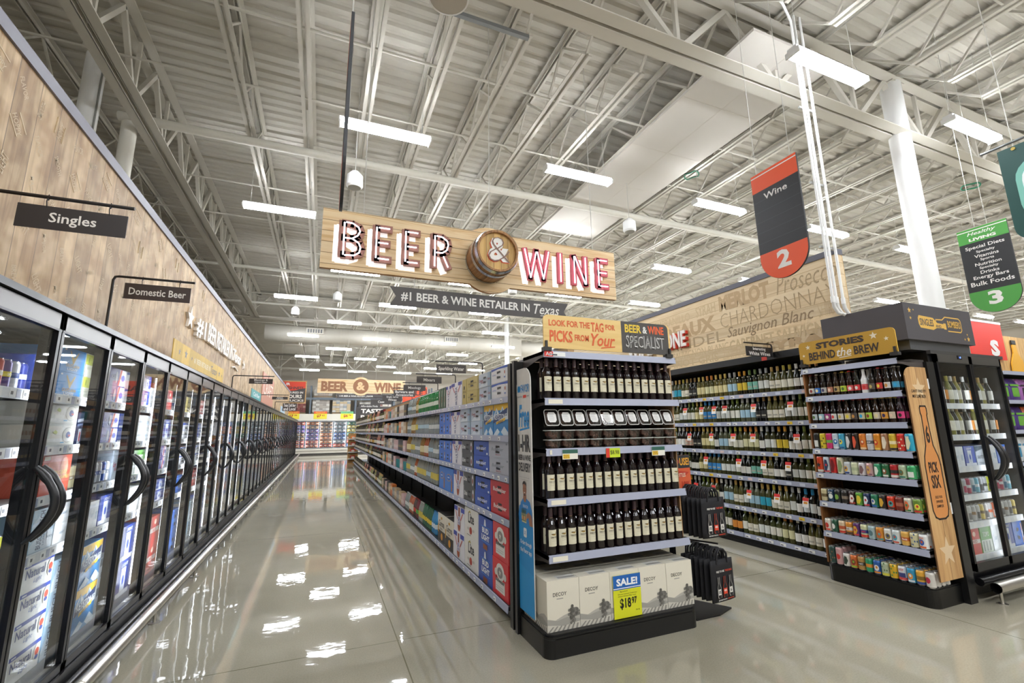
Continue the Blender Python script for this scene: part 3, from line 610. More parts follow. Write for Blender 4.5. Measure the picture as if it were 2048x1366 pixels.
# stock behind the doors; each door: five shelves from the floor up, each a list of (kind, width, height, stacked)
TC = {}
def tallcan(base, acc, sec=None, word=None, st=1):
    k = (base, acc, word)
    if k not in TC: TC[k] = can('tall', base, acc, sec, word, st)
    return TC[k]
CANSETS = {
 'mixA': [('silver', 'b9bcc0', '2a2d33', 'RUI'), ('yellow', 'd9d23a', '8a2f55', 'Topo'), ('yellow', 'd9d23a', '8a2f55', 'Topo'), ('white', 'c9ccd2', 'c2406a', 'WHITE')],
 'mixB': [('dark blue', '24506a', 'e6c93a', 'JAI'), ('dark', '3a3f44', 'd94a4a', 'LIVE'), ('dark green', '2f4a3a', 'e9e9e6', 'BJ'), ('red', 'a8342e', '2f6a4a', 'BJ')],
 'steel': [('silver', 'c2c6cc', '2a4f9c', 'LT'), ('silver', 'c2c6cc', '2a4f9c', 'LT'), ('blue', '3a63b8', 'e4e8f0', 'LT'), ('silver', 'd4d7dc', '8a909a', 'LT')],
 'lime': [('green', '3f8f5a', 'd8d44a', 'MAR'), ('yellow', 'd8d44a', '3f6f4a', 'Topo'), ('yellow', 'd8d44a', '3f6f4a', 'Topo')],
 'cream': [('cream', 'd8cfa8', '8f7a4a', 'SPICE'), ('cream', 'd8cfa8', '8f7a4a', 'SPICE'), ('cream', 'd8cfa8', '8f7a4a', 'SPICE')],
 'mini': [('red', 'c2403a', 'f2e6d8', 'ZE'), ('purple', '5a3f8a', 'e6d23a', 'ZE'), ('silver', 'c9ccd2', '2f4a8a', None), ('blue', '2f3f9a', 'e9e9f2', 'WH')],
}
DOORS = {
 0: [[('blue',.3,.3,2),('cobalt',.28,.3,2)], [('frost',.34,.2,1),('can:lime',)], [('can:mixB',)], [('can:mixA',)], [('scarlet',.16,.16,1),('can:mini',),('cobalt',.14,.22,1)]],
 1: [[('natural',.34,.165,4),('frost',.2,.2,3)], [('frost',.26,.125,2),('plain',.3,.125,2)], [('coral',.36,.24,1),('can:cream',)], [('pearl',.34,.14,2),('navy',.26,.22,1)], [('outlaw',.32,.16,2),('lime',.26,.16,2)]],
 2: [[('peaks',.34,.3,2),('steel',.24,.22,2)], [('plain',.16,.2,1),('cobalt',.24,.22,1),('navy',.2,.22,1)], [('can:steel',),('silver',.2,.24,1)], [('violet',.3,.12,2),('cobalt',.28,.12,2)], [('violet',.32,.14,2),('white',.26,.14,2)]],
 3: [[('cobalt',.3,.3,2),('violet',.28,.24,2)], [('plain',.24,.22,1),('white',.3,.22,1)], [('leaf',.3,.22,1),('plain',.26,.22,1)], [('plain',.3,.12,2),('steel',.28,.12,2)], [('cobalt',.2,.15,2),('plain',.16,.2,1),('scarlet',.18,.26,1)]],
 4: [[('scarlet',.28,.28,2),('orange',.3,.2,2)], [('cobalt',.3,.11,2),('plain',.28,.22,1)], [('violet',.2,.12,2),('plain',.2,.22,1),('cobalt',.16,.22,1)], [('cobalt',.26,.22,1),('plain',.3,.22,1)], [('scarlet',.2,.22,1),('can:steel',)]],
}
FILL = ['plain', 'white', 'silver', 'cobalt', 'steel', 'plain', 'frost', 'azure', 'white', 'scarlet', 'charcoal', 'gold']
SHN = ['bottom shelf', 'second shelf up', 'third shelf up', 'fourth shelf up', 'top shelf']
def stock_row(items, ystart, z, doorn, si):
    y = ystart; idx = 0
    for it in items:
        if it[0].startswith('can:'):
            for nm, b_, a_, w_ in CANSETS[it[0][4:]]:
                idx += 1; pr = tallcan(b_, a_, None, w_)
                place(pr, 'tall_can', (-1.60, y+0.036, z), PI/2, 'tall %s can, item %s from the left, %s, %s cooler door' % (nm, nth(idx), SHN[si], nth(doorn)), 'can', 'tall cans behind the cooler doors'); y += 0.072
            y += 0.01; continue
        kd, w, h, st = it
        idx += 1
        for l in range(st):
            place([('beer_carton', case(kd, w, 0.38, h))], 'beer_carton', (-1.565, y+w/2, z+l*(h+0.001)), PI/2,
                  '%s, %s, %s from the left, %s, %s cooler door' % (' '.join(CASES[kd][0].split()[:4]).replace(' with a', '').replace(' with', ''), LEV[st][l], nth(idx), SHN[si].replace(' up', ''), nth(doorn)), 'carton', 'drink cartons behind the cooler doors')
        y += w+0.008
rf = random.Random(11)
for dn in range(0, 18):
    y0 = (2.69+dn*DW+0.05)*1.1; rows = DOORS.get(dn)
    if rows is None:
        rows = []
        for si in range(5):
            hh = 0.28 if si == 0 else 0.2; row = []; tot = 0
            nn = 2 if dn < 12 else 1
            for q in range(nn):
                w = 0.6/nn; st = 2 if (si == 0 or rf.random() < .5) and dn < 10 else 1
                row.append((rf.choice(FILL), w, hh/st if si else (0.26 if st == 2 else 0.44), st))
            rows.append(row)
    for si, row in enumerate(rows): stock_row(row, y0, FLOORZ if si == 0 else SHZ[si-1]+0.001, dn+1, si)

# ---------------------------------------------------------------- centre: gondola run, its endcap and their stock
M_up = flat('161617', 0.35); M_bk = flat('1b1a19', 0.6); M_shelfb = flat('19191a', 0.4)
def strip_tags(mb, x0, x1, z0, z1, y, seed, tags=('f4f3f0',), step=(.1, .22), front=True, tw=0.06):
    """paper price tags along a shelf lip that faces -y"""
    r = random.Random(seed); x = x0+0.03
    while x < x1-tw:
        t = r.choice(tags); mb.poly([(x, z0+.004), (x+tw, z0+.004), (x+tw, z1-.002), (x, z1-.002)], (0, y, 0), X, Z, t, 0.0008)
        if t in ('f4f3f0', 'f6d23a'): mb.poly([(x+.008, z0+.01), (x+tw*.55, z0+.01), (x+tw*.55, z0+.022), (x+.008, z0+.022)], (0, y, 0), X, Z, '55575f' if t == 'f4f3f0' else 'c8892a', 0.0014)
        x += tw + r.uniform(*step)
def shelf_mesh(w, d, th=0.03, lip=0.045, seed=0, tags=('f4f3f0',), step=(.1, .22), bracket=True, tw=.06):
    """shelf whose lip front is at y = 0, top of the deck at z = 0"""
    s = MB().box(-w/2, w/2, 0.012, d, -th, 0, M_shelfb)
    if bracket:
        for x in (-w/2, w/2): s.prism([(0.005, 0.0), (0.005, -0.05), (0.1, -0.055), (d, -0.11), (d, 0.0)], (x-0.004 if x > 0 else x+0.0, 0, 0), Y, Z, 0.004, flat('4a4340', 0.4))
    p = MB(); p.add([(-w/2, 0.014, -0.006), (w/2, 0.014, -0.006), (w/2, 0.014, 0.004), (-w/2, 0.014, 0.004)], [(0, 1, 2, 3)], M_shelfb)
    p.prism([(0.0, -lip-0.006), (0.006, -lip-0.008), (0.014, -0.004), (0.014, 0.006), (0.008, 0.004)], (-w/2, 0, 0), Y, Z, w, M_lip)
    pp = MB(); strip_tags(pp, -w/2, w/2, -lip, -0.004, -0.001, seed, tags, step, tw=tw)
    p.add(pp.v, pp.f, M_tagw) if False else None
    for f, mi in zip(pp.f, pp.mi): p.add([pp.v[i] for i in f], [tuple(range(len(f)))], pp.mats[mi])
    return s.mesh('shelf'), p.mesh('price_strip')

# endcap: front deck at y 3.235, shelf lips at y 3.30, back at 3.74
EX0, EX1 = 1.59, 2.985
ec = thing('endcap_display', 'black endcap shelving of red wine at the front end of the middle run', 'shelving', (2.29, 3.30, 0))
bm_ = MB(); poly = rrect(-0.715, -0.075, 0.69, 0.44, 0.07, 6, (1, 1, 0, 0))
bm_.prism(poly, (0, 0, 0), X, Y, 0.145, flat('0a0a0b', 0.3)); bm_.prism([(x*0.985, (y-0.18)*0.97+0.18) for x, y in poly], (0, 0, 0.145), X, Y, 0.012, M_black)
bm_.prism(poly, (0, 0, 0.125), X, Y, 0.004, flat('3c3c40', 0.3)); bm_.build('base', ec)
MB().box(-0.70, 0.70, 0.42, 0.44, 0.157, 2.21, M_bk).build('back_panel', ec)
for x in (-0.735, 0.70): MB().box(x, x+0.035, 0.41, 0.455, 0, 2.215, M_up).build('upright', ec)
MB().box(0.70, 0.712, 0.06, 0.405, 0.62, 2.16, wood('side_board', 'b9926a', 'a67f58', '8a6544', 'z', 0, 'x')).build('side_board', ec)
ES = [1.855, 1.455, 1.075, 0.665]
for i, z in enumerate(ES):
    a, b = shelf_mesh(1.37, 0.42, seed=i, tags=('efe9d6',), step=(2, 3), tw=.13 if i != 1 else .02); s_ = link('shelf', a, ec, (0.045, 0, z)); link('price_strip', b, s_)
a, b = shelf_mesh(1.37, 0.42, seed=9, tags=('f4f3f0',), step=(2, 3), tw=.17); s_ = link('canopy_shelf', a, ec, (0.045, 0, 2.245)); link('price_strip', b, s_)
t_ = MB().poly([(0, 0), (.08, 0), (.08, .045), (0, .045)], (-0.635, -0.002, 2.2), X, Z, 'dd3a2c'); t_.text('A0', (-0.625, -0.003, 2.206), X, Z, .06, .032, 'f4f3f0', .001); t_.build('aisle_tag', ec)

# red wine with a duck on a cream label
def duck(l, R):
    g = flat('9a7a35', .5); d = flat('3a2f22', .5); k = lambda P: [(x*1.1, .058+(z-.058)*1.22) for x, z in P]
    wrap_poly(l, k([(-.024, .121), (-.018, .118), (-.008, .1145), (.006, .1145), (.013, .119), (.014, .123), (.006, .1225), (-.006, .1225), (-.016, .123)]), R, g)
    wrap_poly(l, k([(-.024, .1215), (-.016, .1235), (-.004, .1235), (.002, .1222), (-.012, .120)]), R+.0004, d)
    wrap_poly(l, k([(.010, .121), (.014, .121), (.0155, .127), (.019, .1285), (.0155, .131), (.0115, .1305), (.0105, .126)]), R+.0004, d)
    wrap_text(l, 'DECOY', -.027, .109, .054, .0105, R+.0004, d, 0, .015)
    for q, (a, z) in enumerate(((.022, .102), (.017, .09), (.012, .07))): wrap_rect(l, -.022 if q < 2 else .006, -.022+2*a if q < 2 else .026, z, z+.0013, R+.0004, flat('a09a86', .5))
DUCK = bottle('wine', '140a0c', flat('ded7bd', .55), '3d2a2e', (.056, .162), 1.12, art=duck)
ring = MB().lathe([(.0163, .234), (.0163, .238)], flat('b98a5a', .4), 14).mesh('ring')
row_n = {0: 'top', 2: 'third', 3: 'fourth'}
for si in (0, 2, 3):
    z = ES[si]+0.001
    for r in range(2):
        for i in range(15):
            jx = random.uniform(-.004, .004)
            o = place(DUCK, 'red_wine_bottle', (1.702+i*0.0885+jx*.2, 3.30+0.062+r*0.092, z), random.uniform(-.05, .1)+.2,
                  'dark wine bottle, cream duck label, %s from the left, %s row, %s endcap shelf' % (nth(i+1), ('front', 'back')[r], row_n[si]), 'bottle', 'duck-label wine on the endcap', (1.1, 1.1, 1.13))
            if r == 0: link('capsule_band', ring, o)
# clear tubs of chocolates: two lie stacked, a third leans upright on them
def tub_parts():
    t = MB(); t.prism(rrect(-.055, -.045, .055, .045, .015, 3), (0, 0, 0), X, Y, .002, M_plastic)
    lo, hi = rrect(-.052, -.042, .052, .042, .015, 3), rrect(-.062, -.052, .062, .052, .018, 3); k = len(lo)
    t.add([(x, y, .002) for x, y in lo]+[(x, y, .062) for x, y in hi], [(i, (i+1) % k, k+(i+1) % k, k+i) for i in range(k)], M_plastic, True)
    rim = MB().prism(rrect(-.06, -.05, .06, .05, .02, 3), (0, 0, .061), X, Y, .003, M_plastic); rim.tube([(x, y, .0625) for x, y in rrect(-.063, -.053, .063, .053, .02, 3)], .0035, flat('cfcdca', .25), 6, closed=True)
    ch = MB(); r = random.Random(4); cols = ['5a3428', '6b4032', '7b4e3d', '4a2a20']
    for i in range(42):
        x, y, z = r.uniform(-.04, .04), r.uniform(-.03, .03), r.uniform(.012, .044); s = r.uniform(.009, .014); a = r.uniform(0, 3)
        u = Vector((math.cos(a), math.sin(a), r.uniform(-.5, .5))).normalized()
        ch.bar(Vector((x, y, z))-u*s, Vector((x, y, z))+u*s, s*1.8, s*1.5, flat(r.choice(cols), .5))
    return t.mesh('tub'), rim.mesh('lid'), ch.mesh('chocolates')
tubm, rimm, chm = tub_parts()
lab = MB(); P8 = [(-.026, -.034), (.026, -.034), (.04, -.018), (.04, .018), (.026, .034), (-.026, .034), (-.04, .018), (-.04, -.018)]
lab.poly(P8, (0, 0, .0672), X, Y, 'eceae6'); r_ = random.Random(2)
for q in range(8): lab.poly([(-.032, .026-.007*q), (-.032+r_.uniform(.04, .062), .026-.007*q), (-.032+.05, .0275-.007*q), (-.032, .0275-.007*q)], (0, 0, .0678), X, Y, '9b9a98')
labm = lab.mesh('lid_label')
z = ES[1]+0.001
for i in range(10):
    x = 1.745+i*0.131
    for l, lev in ((0, 'lower'), (1, 'middle')):      # flat tubs
        o = place([('tub', tubm), ('lid', rimm)], 'chocolate_tub', (x, 3.30+.075, z+l*.0755), 0, 'clear tub of brown chocolates, %s, %s stack from the left on the endcap' % (lev, nth(i+1)), 'tub', 'tubs of chocolates on the endcap', (.97, 1.1, 1.12))
        tag(link('chocolate_pieces', chm, o), kind='stuff')
    o = place([('tub', tubm), ('lid', rimm), ('lid_label', labm)], 'chocolate_tub', (x-.003, 3.30+.125, z+.224), 0, 'tub tilted up to show its white label, topping the %s stack of chocolates' % nth(i+1), 'tub', 'tubs of chocolates on the endcap', (.97, 1.3, 1.1))
    o.rotation_euler = (math.radians(68), 0, random.uniform(-.08, .08))
    tag(link('chocolate_pieces', chm, o), kind='stuff')
for x, c1, w1, ww in ((1.86, '2f5f52', '25%', 'tag with a green band'), (2.27, 'dd3a2c', '$8.98', 'lime price tag reading 8.98'), (2.74, '2f5f52', '25%', 'tag with a green band')):
    m = MB()
    if c1 == '2f5f52':
        m.box(-.07, .07, 0, .002, -.075, 0, 'f0ecdf'); m.poly([(-.07, -.03), (.07, -.03), (.07, 0), (-.07, 0)], (0, 0, 0), X, Z, c1, .001); m.poly([(-.065, -.07), (-.005, -.07), (-.005, -.036), (-.065, -.036)], (0, 0, 0), X, Z, 'e6c93a', .001)
        m.text(w1, (-.06, 0, -.066), X, Z, .05, .026, 'b0542a', .002)
    else:
        m.box(-.07, .07, 0, .002, -.075, 0, 'c9dc2e'); m.poly([(-.07, -.075), (-.035, -.075), (-.035, 0), (-.07, 0)], (0, 0, 0), X, Z, c1, .001); m.text(w1, (-.028, 0, -.055), X, Z, .085, .038, '1c1c1a', .002)
    tag(m.build('price_tag', loc=(x, 3.295, ES[1]-.006)), 'hanging %s under the chocolates, %s of the endcap' % (ww, 'left end' if x < 2 else 'right end' if x > 2.5 else 'middle'), 'price tag')
# wine cases on the deck
def wine_case():
    m = MB(); w, d, h = .272, .2, .345; c = flat('e3dcca', .6)
    m.box(-w/2, w/2, 0, d, 0, h, c)
    def pic(o, u, v, wd):
        def P(pts, col, k): m.poly(pts, o, u, v, flat(col, .6), .0005*k)
        P([(0, .0), (wd, 0), (wd, .1), (wd*.75, .115), (wd*.5, .1), (wd*.25, .075), (0, .06)], 'b9b5aa', 1)
        P([(0, 0), (wd, 0), (wd, .06), (wd*.6, .085), (wd*.3, .07), (0, .09)], 'a4a097', 2)
        P([(0, 0), (wd, 0), (wd, .045), (wd*.5, .03), (0, .05)], 'cfcabd', 3)
        for q in range(7): P([(wd*q/7, 0), (wd*(q+.45)/7, 0), (wd*(q+1.6)/8, .034), (wd*(q+1.2)/8, .034)], '8f8b82', 4)
        if wd > .25:
            P([(wd*.8, .03), (wd*.83, .03), (wd*.84, .08), (wd*.8, .08)], '6b6862', 5)
            rr2 = random.Random(5)
            for q in range(46):
                cx, cy = rr2.gauss(wd*.81, .02), rr2.gauss(.104, .02); rd = rr2.uniform(.009, .016)
                if cx+rd > wd: cx = wd-rd
                P(circ(cx, cy, rd, rd, 7), rr2.choice(['6b6862', '7d7a73', '5c5953']), 6+q*.06)
            m.text('DECOY', Vector(o)+Vector(u)*.05+Vector(v)*.235, u, v, .115, .026, '3a3733', .001, .01)
            P([(.08, .214), (.135, .214), (.135, .22), (.08, .22)], '9a968d', 1)
    pic((-w/2, 0, 0), X, Z, w); pic((-w/2, d, 0), mY, Z, d)
    m.poly([(-.03, .02), (.125, .02), (.125, .1), (-.03, .1)], (0, 0, h), X, Y, 'd9d6ce', .0006)
    for q in range(16): m.poly([(-.02+q*.009, .03), (-.016+q*.009, .03), (-.016+q*.009, .06), (-.02+q*.009, .06)], (0, 0, h), X, Y, '5a5854', .0012)
    m.poly([(-w/2, d*.5), (w/2, d*.5), (w/2, d*.51), (-w/2, d*.51)], (0, 0, h), X, Y, 'a39c8a', .0009)
    return m.mesh('wine_case')
wcm = wine_case()
for r in range(2):
    for i in range(5):
        place([('wine_case', wcm)], 'wine_case', (1.745+i*.2755, 3.275+r*.215, .158), random.uniform(-.004, .004), 'cream wine carton with vineyard drawing, %s from the left, %s row, endcap deck' % (nth(i+1), ('front', 'back')[r]), 'carton', 'wine cartons on the endcap deck')
m = MB().box(-.13, .13, -.004, 0, 0, .31, 'dfe024'); o0 = (-.13, -.004, 0)
m.poly([(0, .205), (.26, .205), (.26, .31), (0, .31)], o0, X, Z, '1c63b4', .001); m.text('SALE!', (-.1, -.004, .232), X, Z, .2, .055, 'f4f6f8', .002, .04); m.poly([(0, .212), (.26, .212), (.26, .218), (0, .218)], o0, X, Z, 'f4f6f8', .002)
m.text('$18', (-.075, -.004, .06), X, Z, .105, .082, '17150f', .002, .03); m.text('97', (.036, -.004, .092), X, Z, .05, .05, '17150f', .002, .03)
for q, (a, b, c_, t) in enumerate(((-.07, .185, .07, 'Big & Bold'), (-.09, .166, .18, 'Decoy Limited Cabernet'), (-.09, .15, .17, 'Other Prices May Vary'))): m.text(t, (a, -.004, b), X, Z, c_, .011, '3a3a20', .002, 0)
m.text('750 ML', (.07, -.004, .04), X, Z, .04, .01, '3a3a20', .002, 0)
tag(m.build('sale_sign', loc=(2.31, 3.267, .162)), 'yellow and blue sale card reading 18.97 leaning on the wine cartons', 'sign')
# tall delivery panel on the endcap's aisle side
fp = thing('delivery_panel', 'tall narrow printed panel with a smiling man in a blue shirt, on the endcap side', 'sign', (1.585, 3.70, 0.2))
m = MB(); W_, H_ = .28, 1.93; U = mY
pl = rrect(0, 0, W_, H_, .12, 6, (0, 0, 1, 0)); m.prism(pl, (0, 0, 0), U, Z, .008, flat('d9d5ce', .5))
def FP(pts, col, k=1): m.poly(pts, (0, 0, 0), U, Z, flat(col, .5), .0085+.0006*k)
def FT(t, x, y, w, h, col, k=3, bold=.02, sh=0): m.text(t, (0, -x, y), U, Z, w, h, flat(col, .5), .0085+.0006*k, bold, sh)
for q in (.07, .14, .21): FP([(q, .8), (q+.002, .8), (q+.002, 1.86), (q, 1.86)], 'bdb8b0')
FP([(0, 0), (W_, 0), (W_, .66), (0, .66)], '1d8fd0'); FP([(0, 0), (W_, 0), (W_, .3), (0, .34)], '2196d6', 2)
FT('FAVOR', .09, 1.72, .17, .07, '1d86c4'); FP(circ(.035, 1.755, .02, .03, 10), '1d86c4', 2); FP(circ(.062, 1.755, .018, .03, 10), '1d86c4', 2)
FP(rrect(.13, 1.675, .2, 1.7, .01, 2), 'd8402f', 2); FT('PART OF THE', .02, 1.682, .09, .012, '6a6a6a'); FT('FAMILY', .21, 1.682, .05, .012, '6a6a6a')
FT('Free', .03, 1.43, .22, .19, '1d86c4', 3, .03, .3); FP([(.05, 1.4), (.25, 1.42), (.25, 1.435), (.05, 1.415)], '1d86c4')
FT('1-HR', .02, 1.23, .24, .14, '3a3734', 3, .04); FT('BEER & WINE', .02, 1.16, .24, .045, '3a3734', 3, .03); FT('DELIVERY', .02, 1.07, .24, .07, '3a3734', 3, .03)
FT('Order limits and age restrictions apply', .03, 1.02, .2, .008, '8a857e', 3, 0); FT('valid identification required', .06, 1.0, .15, .008, '8a857e', 3, 0)
sk, hr, bl = 'a06a4c', '241c18', '2f86cc'
FP([(.02, .66), (.02, .74), (.05, .82), (.1, .86), (.17, .86), (.23, .84), (.265, .78), (.27, .66)], bl, 2); FP([(.1, .85), (.12, .83), (.15, .83), (.165, .86), (.16, .89), (.105, .89)], sk, 3)
FP(circ(.132, .93, .036, .052, 16), sk, 4); FP([(.095, .95), (.094, .975), (.11, .992), (.14, .996), (.166, .98), (.17, .95), (.16, .965), (.13, .972), (.105, .968)], hr, 5)
FP([(.108, .9), (.115, .885), (.132, .878), (.15, .885), (.157, .9), (.148, .893), (.132, .89), (.117, .893)], hr, 5); FP(circ(.119, .937, .005, .003, 6), hr, 5); FP(circ(.146, .937, .005, .003, 6), hr, 5); FP([(.118, .907), (.147, .907), (.14, .901), (.125, .901)], 'f0e6de', 5)
FP([(.01, .66), (.0, .72), (.02, .79), (.045, .8), (.05, .72), (.06, .66)], bl, 3); FP([(.22, .66), (.2, .72), (.14, .69), (.12, .71), (.2, .76), (.26, .74), (.275, .66)], sk, 4)
FP([(.07, .67), (.16, .67), (.165, .74), (.06, .74)], 'd8d2a8', 5)
for q in range(4): FP([(.07+q*.023, .68), (.086+q*.023, .68), (.086+q*.023, .76), (.081+q*.023, .78), (.075+q*.023, .78), (.07+q*.023, .76)], '3c5a34', 6); FP([(.071+q*.023, .69), (.085+q*.023, .69), (.085+q*.023, .72), (.071+q*.023, .72)], 'c9402f' if q % 2 else 'd8c050', 7)
FT('FAVOR', .1, .785, .1, .025, 'dfe8f0', 7); FP(rrect(.1, .56, .16, .63, .012, 3), 'f2f2f2', 4); FT('X', .115, .58, .03, .03, '1d86c4', 6)
FT('Order through', .03, .49, .22, .042, 'f2f4f6', 4); FT('the Favor app', .03, .43, .22, .045, 'f2f4f6', 4)
m.build('board', fp); MB().box(-.006, .006, -.01, .03, .4, .5, M_white).box(-.006, .006, -.01, .03, 1.7, 1.8, M_white).build('clip', fp)

# gondola run: sections 1.37 m long, aisle face at x = 1.58
SEC = 1.372; GY0 = 3.93; NSEC = 15
GS = [1.913, 1.553, 1.19, 0.815]; GBASE = 0.125
def gondola_parts():
    b = MB().box(1.62, 2.94, 0, SEC, 0.0, .05, M_black).box(1.60, 2.96, 0, SEC, .05, GBASE, flat('1b1b1c', .4))
    bp = MB().box(2.24, 2.30, 0, SEC, GBASE, 2.3, M_bk); u = MB().box(2.2, 2.34, 0, .035, GBASE, 2.34, M_up)
    h = MB().box(2.235, 2.305, 0, SEC, 2.3, 2.42, wood('header_board', 'c9a878', 'bb986a', 'a5835a', 'y', 0)).box(2.23, 2.31, 0, SEC, 2.42, 2.445, flat('6d6c70', .5))
    return b.mesh('base'), bp.mesh('back_panel'), u.mesh('upright'), h.mesh('header_strip')
gb, gp, gu, gh = gondola_parts()
gsh = [shelf_mesh(SEC-.006, .56, seed=40+q, step=(.08, .3), bracket=False) for q in range(3)]
gl = [shelf_mesh(SEC-.006, .1, seed=60+q, step=(.08, .3), bracket=False) for q in range(2)]
for k in range(NSEC):
    g = thing('gondola_section', 'black gondola shelving bay with grey price rails, %s bay behind the endcap' % nth(k+1), 'shelving', (0, GY0+k*SEC, 0), group='gondola bays of the middle run')
    for nm, me in (('base', gb), ('back_panel', gp), ('upright', gu), ('header_strip', gh)): link(nm, me, g)
    for q, z in enumerate(GS):
        a, b = gsh[(k+q) % 3]; s_ = link('shelf', a, g, (1.58 if k % 5 != 3 else 1.588, SEC/2, z), -PI/2); link('price_strip', b, s_)
    a, b = gl[k % 2]; s_ = link('base_shelf', a, g, (1.555, SEC/2, GBASE+.002), -PI/2); link('price_strip', b, s_)
tag(MB().box(1.556, 1.597, 3.80, 3.865, 0, 2.205, M_up).build('gondola_end_post', loc=(0, 0, 0)), 'black end post between the endcap and the beer cartons', 'post')
tag(MB().box(1.60, 2.97, 3.80, 3.86, 0, 2.2, M_bk).build('gondola_end_board'), 'black board closing the gondola end behind the endcap', 'board')
ROWS = [  # from the endcap outwards: kind, width, height, stacked
 [('crest', .42, .312, 2), ('royal', .44, .305, 2), ('lite', .5, .312, 2), ('amber', .46, .29, 2), ('crown', .42, .36, 1), ('crown', .42, .36, 1)],
 [('red', .52, .155, 2), ('blue', .5, .15, 2), ('charcoal', .44, .16, 2), ('amber', .44, .31, 1), ('sapphire', .42, .3, 1), ('sapphire', .38, .3, 1)],
 [('grey', .56, .155, 2), ('blue', .52, .15, 2), ('charcoal', .46, .15, 2), ('ultra', .46, .29, 1), ('azure', .36, .14, 2), ('azure', .36, .14, 2)],
 [('peaks', .42, .31, 1), ('peaks', .3, .31, 1), ('silver', .46, .155, 2), ('silver', .44, .155, 2), ('ultra', .44, .29, 1), ('azure', .33, .15, 2), ('azure', .33, .15, 2)],
 [('white', .47, .155, 2), ('silver', .42, .15, 2), ('gold', .46, .155, 2), ('gold', .2, .31, 1), ('ultra', .52, .31, 1), ('ultra', .3, .3, 1), ('green', .15, .3, 1), ('green', .15, .3, 1), ('green', .15, .3, 1)],
]
GZ = [GBASE+.003] + [z+.001 for z in GS[::-1]]
SHN2 = ['base shelf', 'second shelf up', 'third shelf up', 'fourth shelf up', 'top shelf']
for si, row in enumerate(ROWS):
    y = 3.965; idx = 0
    for kd, w, h, st in row:
        idx += 1; ww = w-.012
        for l in range(st):
            dd = .36; x = 1.60 if si else 1.585
            place([('beer_carton', case(kd, ww, dd, h))], 'stacked_beer_carton', (x+random.uniform(0, .008), y+w/2, GZ[si]+l*(h+.001)), -PI/2,
                  '%s, %s, %s from the endcap, %s' % (' '.join(CASES[kd][0].split()[:4]).replace(' with a', '').replace(' with', ''), LEV[st][l], nth(idx), SHN2[si].replace(' up', '')), 'carton', 'beer cartons beside the endcap')
        y += w
# soda, mixers and small bottles farther down the run
def soda(glass, lab_, cap, z=(.08, .14)): return bottle('soda', glass, flat(lab_, .4), cap, z, 1.3)
SODAS = [('green', soda('2c7a42', 'd5dccb', 'f0f0ee')), ('clear', soda('868b86', 'd6d8d4', 'd8d8d6')), ('clear, blue label', soda('868c8a', 'b4cbd4', '8a96a4', (.09, .15))), ('brown', soda('4a2c1c', 'c9402f', 'c9402f')),
         ('clear, yellow label', soda('8c8e84', 'd2bd55', 'd6d4c8', (.07, .16))), ('dark green', soda('1f5a38', 'e0c53a', '2f7a48')), ('teal', soda('2a86b8', 'dfe9ee', '2a86b8')), ('red', soda('6a1f22', '5fae4a', '8a2a2c')),
         ('orange', soda('a8562c', 'e4dac4', 'd8d4cc', (.06, .17))), ('amber', soda('8f6a2c', 'dccf9c', 'c9c2a8', (.06, .16)))]
plan = {4: [0]*10+[0]*4, 3: [1]*6+[2]*8, 2: [1, 2, 8, 9], 1: [4]*4+[2]*3+[4]*7, 0: [6, 5, 5, 4, 7, 7, 0]}
for si in range(5):
    y = 6.83; pl_ = plan[si]
    for i in range(24):
        y += .035 if i and i % 3 == 0 else 0
        nm, pr = SODAS[pl_[(i//(1 if len(pl_) > 9 else 3)) % len(pl_)] if i < 14 else (9, 1, 2, 3, 8, 1, 4)[(i//4+si) % 7]]
        place(pr, 'soda_bottle', (1.655, y+.05, GZ[si]), -PI/2, '%s soda bottle, %s past the beer cartons, %s' % (nm, nth(i+1), SHN2[si]), 'bottle', 'soda bottles on the gondola', (1.03, 1.03, 1.03)); y += .1
SMALL = [('white carton', [('c', carton(.1, .1, .24, 'e4ded2', [('r', .2, .3, .8, .6, 'b58a6a')]))]), ('pink carton', [('c', carton(.1, .1, .22, 'd8b3b0', [('r', .2, .2, .8, .5, 'f0e6e0')]))]), ('orange carton', [('c', carton(.1, .1, .25, 'd87a3a', [('r', .1, .5, .9, .8, 'f0d8b0')]))]),
         ('tan carton', [('c', carton(.1, .1, .23, 'c2a57c', [('r', .2, .3, .8, .7, 'efe6d2')]))]), ('teal tumbler', [('c', MB().lathe([(0, 0), (.032, 0), (.042, .16), (.042, .17, flat('b9b9b9', .3)), (.0, .17)], flat('2f8f92', .3), 14).mesh('tumbler'))]), ('grey carton', [('c', carton(.1, .1, .2, '8f8a84', [('r', .2, .3, .8, .7, 'd0cbc4')]))]), ('black carton', [('c', carton(.1, .1, .24, '2b2827', [('r', .2, .3, .8, .5, 'b59a5a')]))])]
rs = random.Random(21)
for si in range(5):
    y = 9.62
    for i in range(34):
        if i % 3 == 0: pick = rs.choice(SMALL)
        nm, pr = pick
        if nm == 'teal tumbler': y += 0.0
        place([('boxed_mixer', pr[0][1])], 'boxed_mixer', (1.61 if 'carton' in nm else 1.66, y+.05, GZ[si]), -PI/2, '%s, %s past the soda bottles, %s of the gondola' % (nm, nth(i+1), SHN2[si]), 'carton', 'small boxed goods on the gondola'); y += .108
